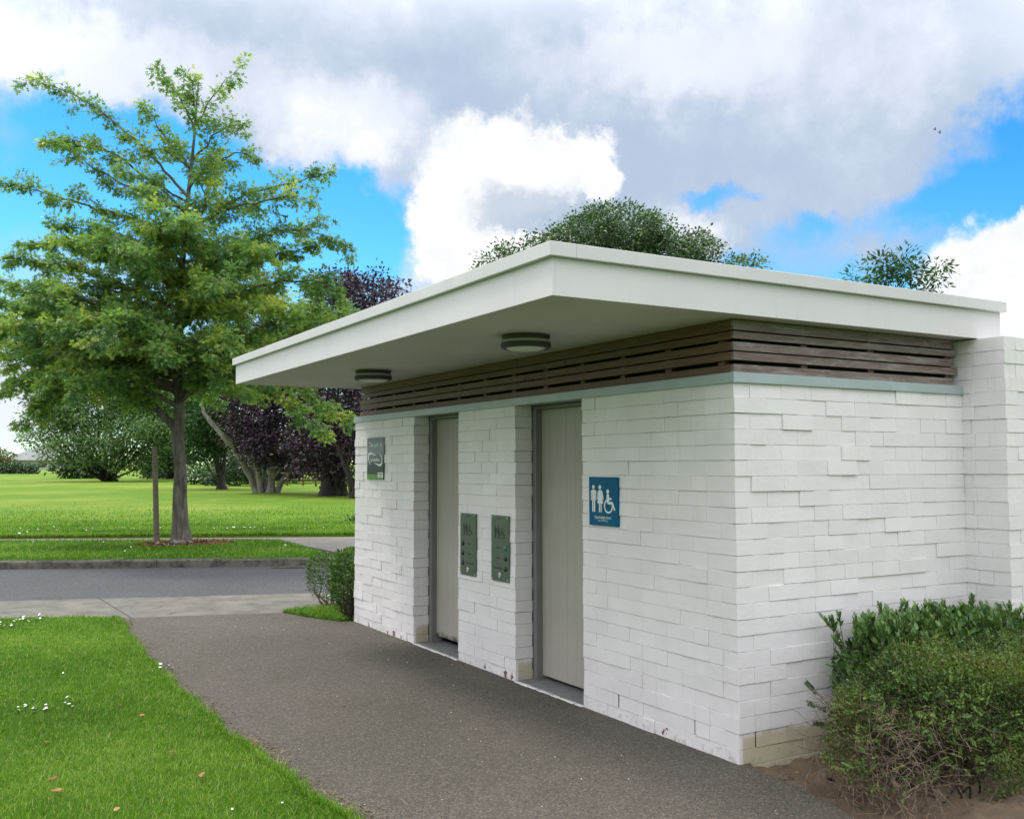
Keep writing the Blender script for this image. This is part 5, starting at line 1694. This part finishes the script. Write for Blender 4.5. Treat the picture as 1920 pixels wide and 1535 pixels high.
def daisies(c, n, sx_, sy_, z, r):
    for q_ in range(n):
        p = np.array([c[0] + rng.normal(0, sx_), c[1] + rng.normal(0, sy_), z + rng.uniform(0, .012)])
        a_ = np.linspace(0, 2 * np.pi, 9, endpoint=False)
        tl = rng.normal(0, .35, 2)
        rg = np.stack([np.cos(a_), np.sin(a_), tl[0] * np.cos(a_) + tl[1] * np.sin(a_)], -1) * r * rng.uniform(.7, 1.2)
        dm.add(np.concatenate([[p + ZZ * .002], p + rg]), np.array([(0, 1 + i_, 1 + (i_ + 1) % 9) for i_ in range(9)]))
        dm.tube([p - ZZ * z * .9, p - ZZ * .001], [.0012, .0012], 3, 1, cap=False)


daisies((-3.117, 3.206), 20, .12, .14, .05, .0095)
daisies((-3.08, 6.98), 16, .13, .14, .05, .012)
daisies((-2.93, 7.33), 14, .10, .07, .05, .012)
daisies((-2.145, 4.06), 6, .03, .05, .05, .012)
for c in [(-2.494, 0.611), (-2.839, 4.29), (-2.3, .6), (-2.7, 5.2)]:
    daisies(c, 1, .02, .02, .030, .0065)
for c, n, a_, b_ in [((1.93, 18.1), 30, .24, .2), ((-.5, 18.8), 26, .8, .5), ((-2.0, 19.8), 14, 1.2, .8), ((3.2, 17.6), 8, .6, .5), ((0.5, 14.3), 10, 1.2, .7), ((-1.5, 15.4), 8, 1.0, .8)]:
    daisies(c, n, a_, b_, .25 if c[1] > 17 else .19, .016)
tag(dm.build('daisies', [M['petal'], M['stem']]), 'white daisies dotted over the lawns', 'flowers', kind='stuff')

# fallen leaves, each a thing
LEAF = ([(0, 0, 0), (.25, .24, .10), (.6, .30, .12), (.85, .14, .04), (1, 0, .10), (.85, -.16, .10), (.6, -.28, .02), (.25, -.22, .12)], [(0, 4, 3, 2, 1), (0, 7, 6, 5, 4)])
FL = [(-2.688, 2.934, .3, 'rust brown fallen leaf in the middle of the near lawn'), (-3.148, 2.226, .45, 'small tan fallen leaf below the daisy patch on the left'),
      (-3.168, 1.525, .35, 'dull brown fallen leaf above the pair near the left edge of the lawn'), (-3.209, 1.307, .5, 'left leaf of the pair of brown leaves on the near lawn'), (-3.178, 1.27, .75, 'right and paler leaf of the pair on the near lawn'),
      (-2.975, 0.896, 1.0, 'pale tan fallen leaf lying lowest on the near lawn'), (-2.546, 1.146, .7, 'large orange curled leaf on the lawn nearest the lower path edge'),
      (-2.596, 1.684, .25, 'dark rust leaf half sunk in the lawn right of centre'), (-2.122, 1.679, .4, 'orange leaf on the grass right at the path edge'), (-2.604, 2.57, .95, 'thin straw coloured leaf right of the rust brown one')]
proto = None
for x_, y_, tn, lab in FL + [(-1.347, 2.302, .6, 'single small orange leaf lying on the asphalt path')]:
    b = MB()
    z_ = .05 if x_ < -2 else .018
    a_ = rng.uniform(0, 6.28)
    b.leaves(LEAF, np.array([[x_, y_, z_]]), np.array([[math.cos(a_), math.sin(a_), rng.normal(0, .15)]]), np.array([[rng.normal(0, .3), rng.normal(0, .3), 1.0]]), np.array([.062 if 'large' in lab else (.03 if 'small' in lab else .046)]), tn)
    o = b.build('fallen_leaf', M['litter'], origin=(x_, y_, z_), tone=True)
    sl = o.modifiers.new('thickness', 'SOLIDIFY'); sl.thickness = .0012
    tag(o, lab, 'leaf', 'fallen leaves by the path')

# crumbs of earth and dead grass along the lawn edge of the path
cr_ = MB()
n_ = 5200
tq = rng.uniform(0, len(ed) - 1.001, n_); ii_ = tq.astype(int); fr_ = (tq - ii_)[:, None]
pe = ed[ii_] * (1 - fr_) + ed[ii_ + 1] * fr_
P = np.stack([pe[:, 0] + .02 + np.abs(rng.normal(0, .055, n_)) + .03 * np.sin(pe[:, 1] * 5), pe[:, 1], np.full(n_, .0165)], -1)
cr_.leaves(RHOMB, P, unit(rng.normal(size=(n_, 3)) * [1, 1, .15]), unit(rng.normal(size=(n_, 3)) * .4 + [0, 0, 1]), rng.uniform(.006, .018, n_))
tag(cr_.build('debris', simple('earth_crumbs', (0.10, 0.075, 0.045), .9, col2=(0.26, 0.21, 0.13), scale=40)), 'crumbs of earth and dead grass along the path edge', 'debris', kind='stuff')

# pale grit on the path, stuff
gr = MB()
n_ = 85
P = np.stack([rng.uniform(-2.05, 0.2, n_), rng.uniform(-1.4, 6.4, n_), np.full(n_, .018)], -1)
P = P[in_poly(P, path_pts) & (P[:, 0] < -.03)]
for p in P:
    s_ = rng.uniform(.002, .0055)
    D_ = sph(6) * s_
    gr.add(p + np.array([[s_, 0, 0], [-s_ * .9, .2 * s_, 0], [0, s_ * .8, 0], [.1 * s_, -s_, 0], [0, 0, s_ * .7], [0, 0, -s_]]), np.array([(0, 2, 4), (2, 1, 4), (1, 3, 4), (3, 0, 4), (2, 0, 5), (1, 2, 5), (3, 1, 5), (0, 3, 5)]))
tag(gr.build('grit', M['chip']), 'specks of white grit scattered on the asphalt path', 'grit', kind='stuff')

# dead leaves and bits of twig on the soil
lm = MB()
n_ = 1100
P = np.stack([rng.uniform(-.2, 2.4, n_), rng.uniform(-1.7, -.03, n_), np.zeros(n_)], -1)
P[:, 2] = soil_z(P[:, 0], P[:, 1]) + .004
P = P[P[:, 2] > -.03]
lm.leaves(LEAF, P, unit(rng.normal(size=P.shape) * [1, 1, .2]), unit(rng.normal(size=P.shape) * .4 + [0, 0, 1]), rng.uniform(.007, .022, len(P)), rng.uniform(0, .8, len(P)))
tag(lm.build('litter', M['litter'], tone=True), 'dead leaves scattered on the garden soil', 'litter', kind='stuff')

# clods and cut stems on the soil by the corner
for i, (x_, y_, s_, lab) in enumerate([(0.13, -0.20, .045, 'larger dark clod of soil by the corner of the block'), (0.33, -0.30, .032, 'smaller dark clod of soil nearer the hedge')]):
    cz_ = float(soil_z(np.array(x_), np.array(y_)))
    rk = MB()
    u_, v_ = np.meshgrid(np.linspace(0, 2 * np.pi, 12, endpoint=False), np.linspace(0.05, np.pi - .05, 8), indexing='ij')
    D_ = np.stack([np.cos(u_) * np.sin(v_), np.sin(u_) * np.sin(v_), np.cos(v_) * .7], -1).reshape(-1, 3) * (1 + rng.uniform(-.22, .22, (96, 1)))
    c0 = np.array([x_, y_, cz_ + s_ * .3])
    rk.add(c0 + D_ * s_, [(a_ * 8 + b_, a_ * 8 + b_ + 1, ((a_ + 1) % 12) * 8 + b_ + 1, ((a_ + 1) % 12) * 8 + b_) for a_ in range(12) for b_ in range(7)])
    tag(rk.build('soil_clod', M['soil'], origin=c0), lab, 'clod', 'clods of soil by the corner')
for i, (x_, y_, d1, lab) in enumerate([(0.22, -0.66, (-.25, .15, 1), 'upright cut stem sticking out of the soil, left of two'), (0.27, -0.68, (.35, .1, 1), 'leaning cut stem sticking out of the soil, right of two')]):
    cz_ = float(soil_z(np.array(x_), np.array(y_)))
    p0 = np.array([x_, y_, cz_ - .01])
    b = MB(); b.tube(wiggle(p0, d1, .15, 4, .08), np.linspace(.0045, .003, 5), 6); b.tube(wiggle(p0 + ZZ * .07, np.array(d1) + [-.8, 0, .2], .05, 3, .1), [.003, .003, .0025, .002], 5)
    tag(b.build('cut_stem', M['twig'], origin=p0), lab, 'twig', 'cut stems in the garden bed')

# drain grate at the far kerb
gp0, gp1 = np.array([0.95, kerb_y(0.95) - .06, .004]), np.array([1.48, kerb_y(1.48) - .06, .004])
dr_ = unit(gp1 - gp0); nr_ = np.array([-dr_[1], dr_[0], 0])
g = empty('drain_grate', gp0, 'narrow slotted iron drain grate at the foot of the far kerb', 'drain')
b = MB()
L_ = np.linalg.norm(gp1 - gp0)
for k_ in range(14):
    a_, c_ = gp0 + dr_ * (L_ * k_ / 14), gp0 + dr_ * (L_ * (k_ + .5) / 14)
    V = [a_ - nr_ * .30, c_ - nr_ * .30, c_ - nr_ * .02, a_ - nr_ * .02]
    V = V + [v + ZZ * .012 for v in V]
    b.add(V, np.array([(4, 5, 6, 7), (0, 1, 5, 4), (1, 2, 6, 5), (2, 3, 7, 6), (3, 0, 4, 7)]))
b.build('grille', M['kerb'], g)
b = MB()
V = [gp0 - nr_ * .31, gp1 - nr_ * .31, gp1 - nr_ * .015, gp0 - nr_ * .015]
b.add(V, np.array([(0, 1, 2, 3)]))
b.build('pit', M['dark'], g)

# two birds high over the roof
for i, (px, py, lab) in enumerate([(1753, 243, 'upper left of the two tiny dark birds in the sky'), (1762, 249, 'lower right of the two tiny dark birds in the sky')]):
    c = at(px, py, 90)
    b = MB()
    u1, r1 = unit(RH + ZZ * -.5), unit(FH)
    b.tube([c - u1 * .16, c - u1 * .05, c + u1 * .06, c + u1 * .13], [.01, .05, .045, .015], 7)
    for sd_ in (-1, 1):
        wv = [c + u1 * .05, c - u1 * .05, c - u1 * .09 + r1 * sd_ * .26 + ZZ * .08, c + u1 * .0 + r1 * sd_ * .20 + ZZ * .10]
        b.add(wv + [v + ZZ * .008 for v in wv], np.array([(0, 1, 2, 3), (4, 7, 6, 5), (0, 3, 7, 4), (1, 5, 6, 2), (2, 6, 7, 3)]))
    tag(b.build('bird', M['bird'], origin=c), lab, 'bird', 'birds over the roof')
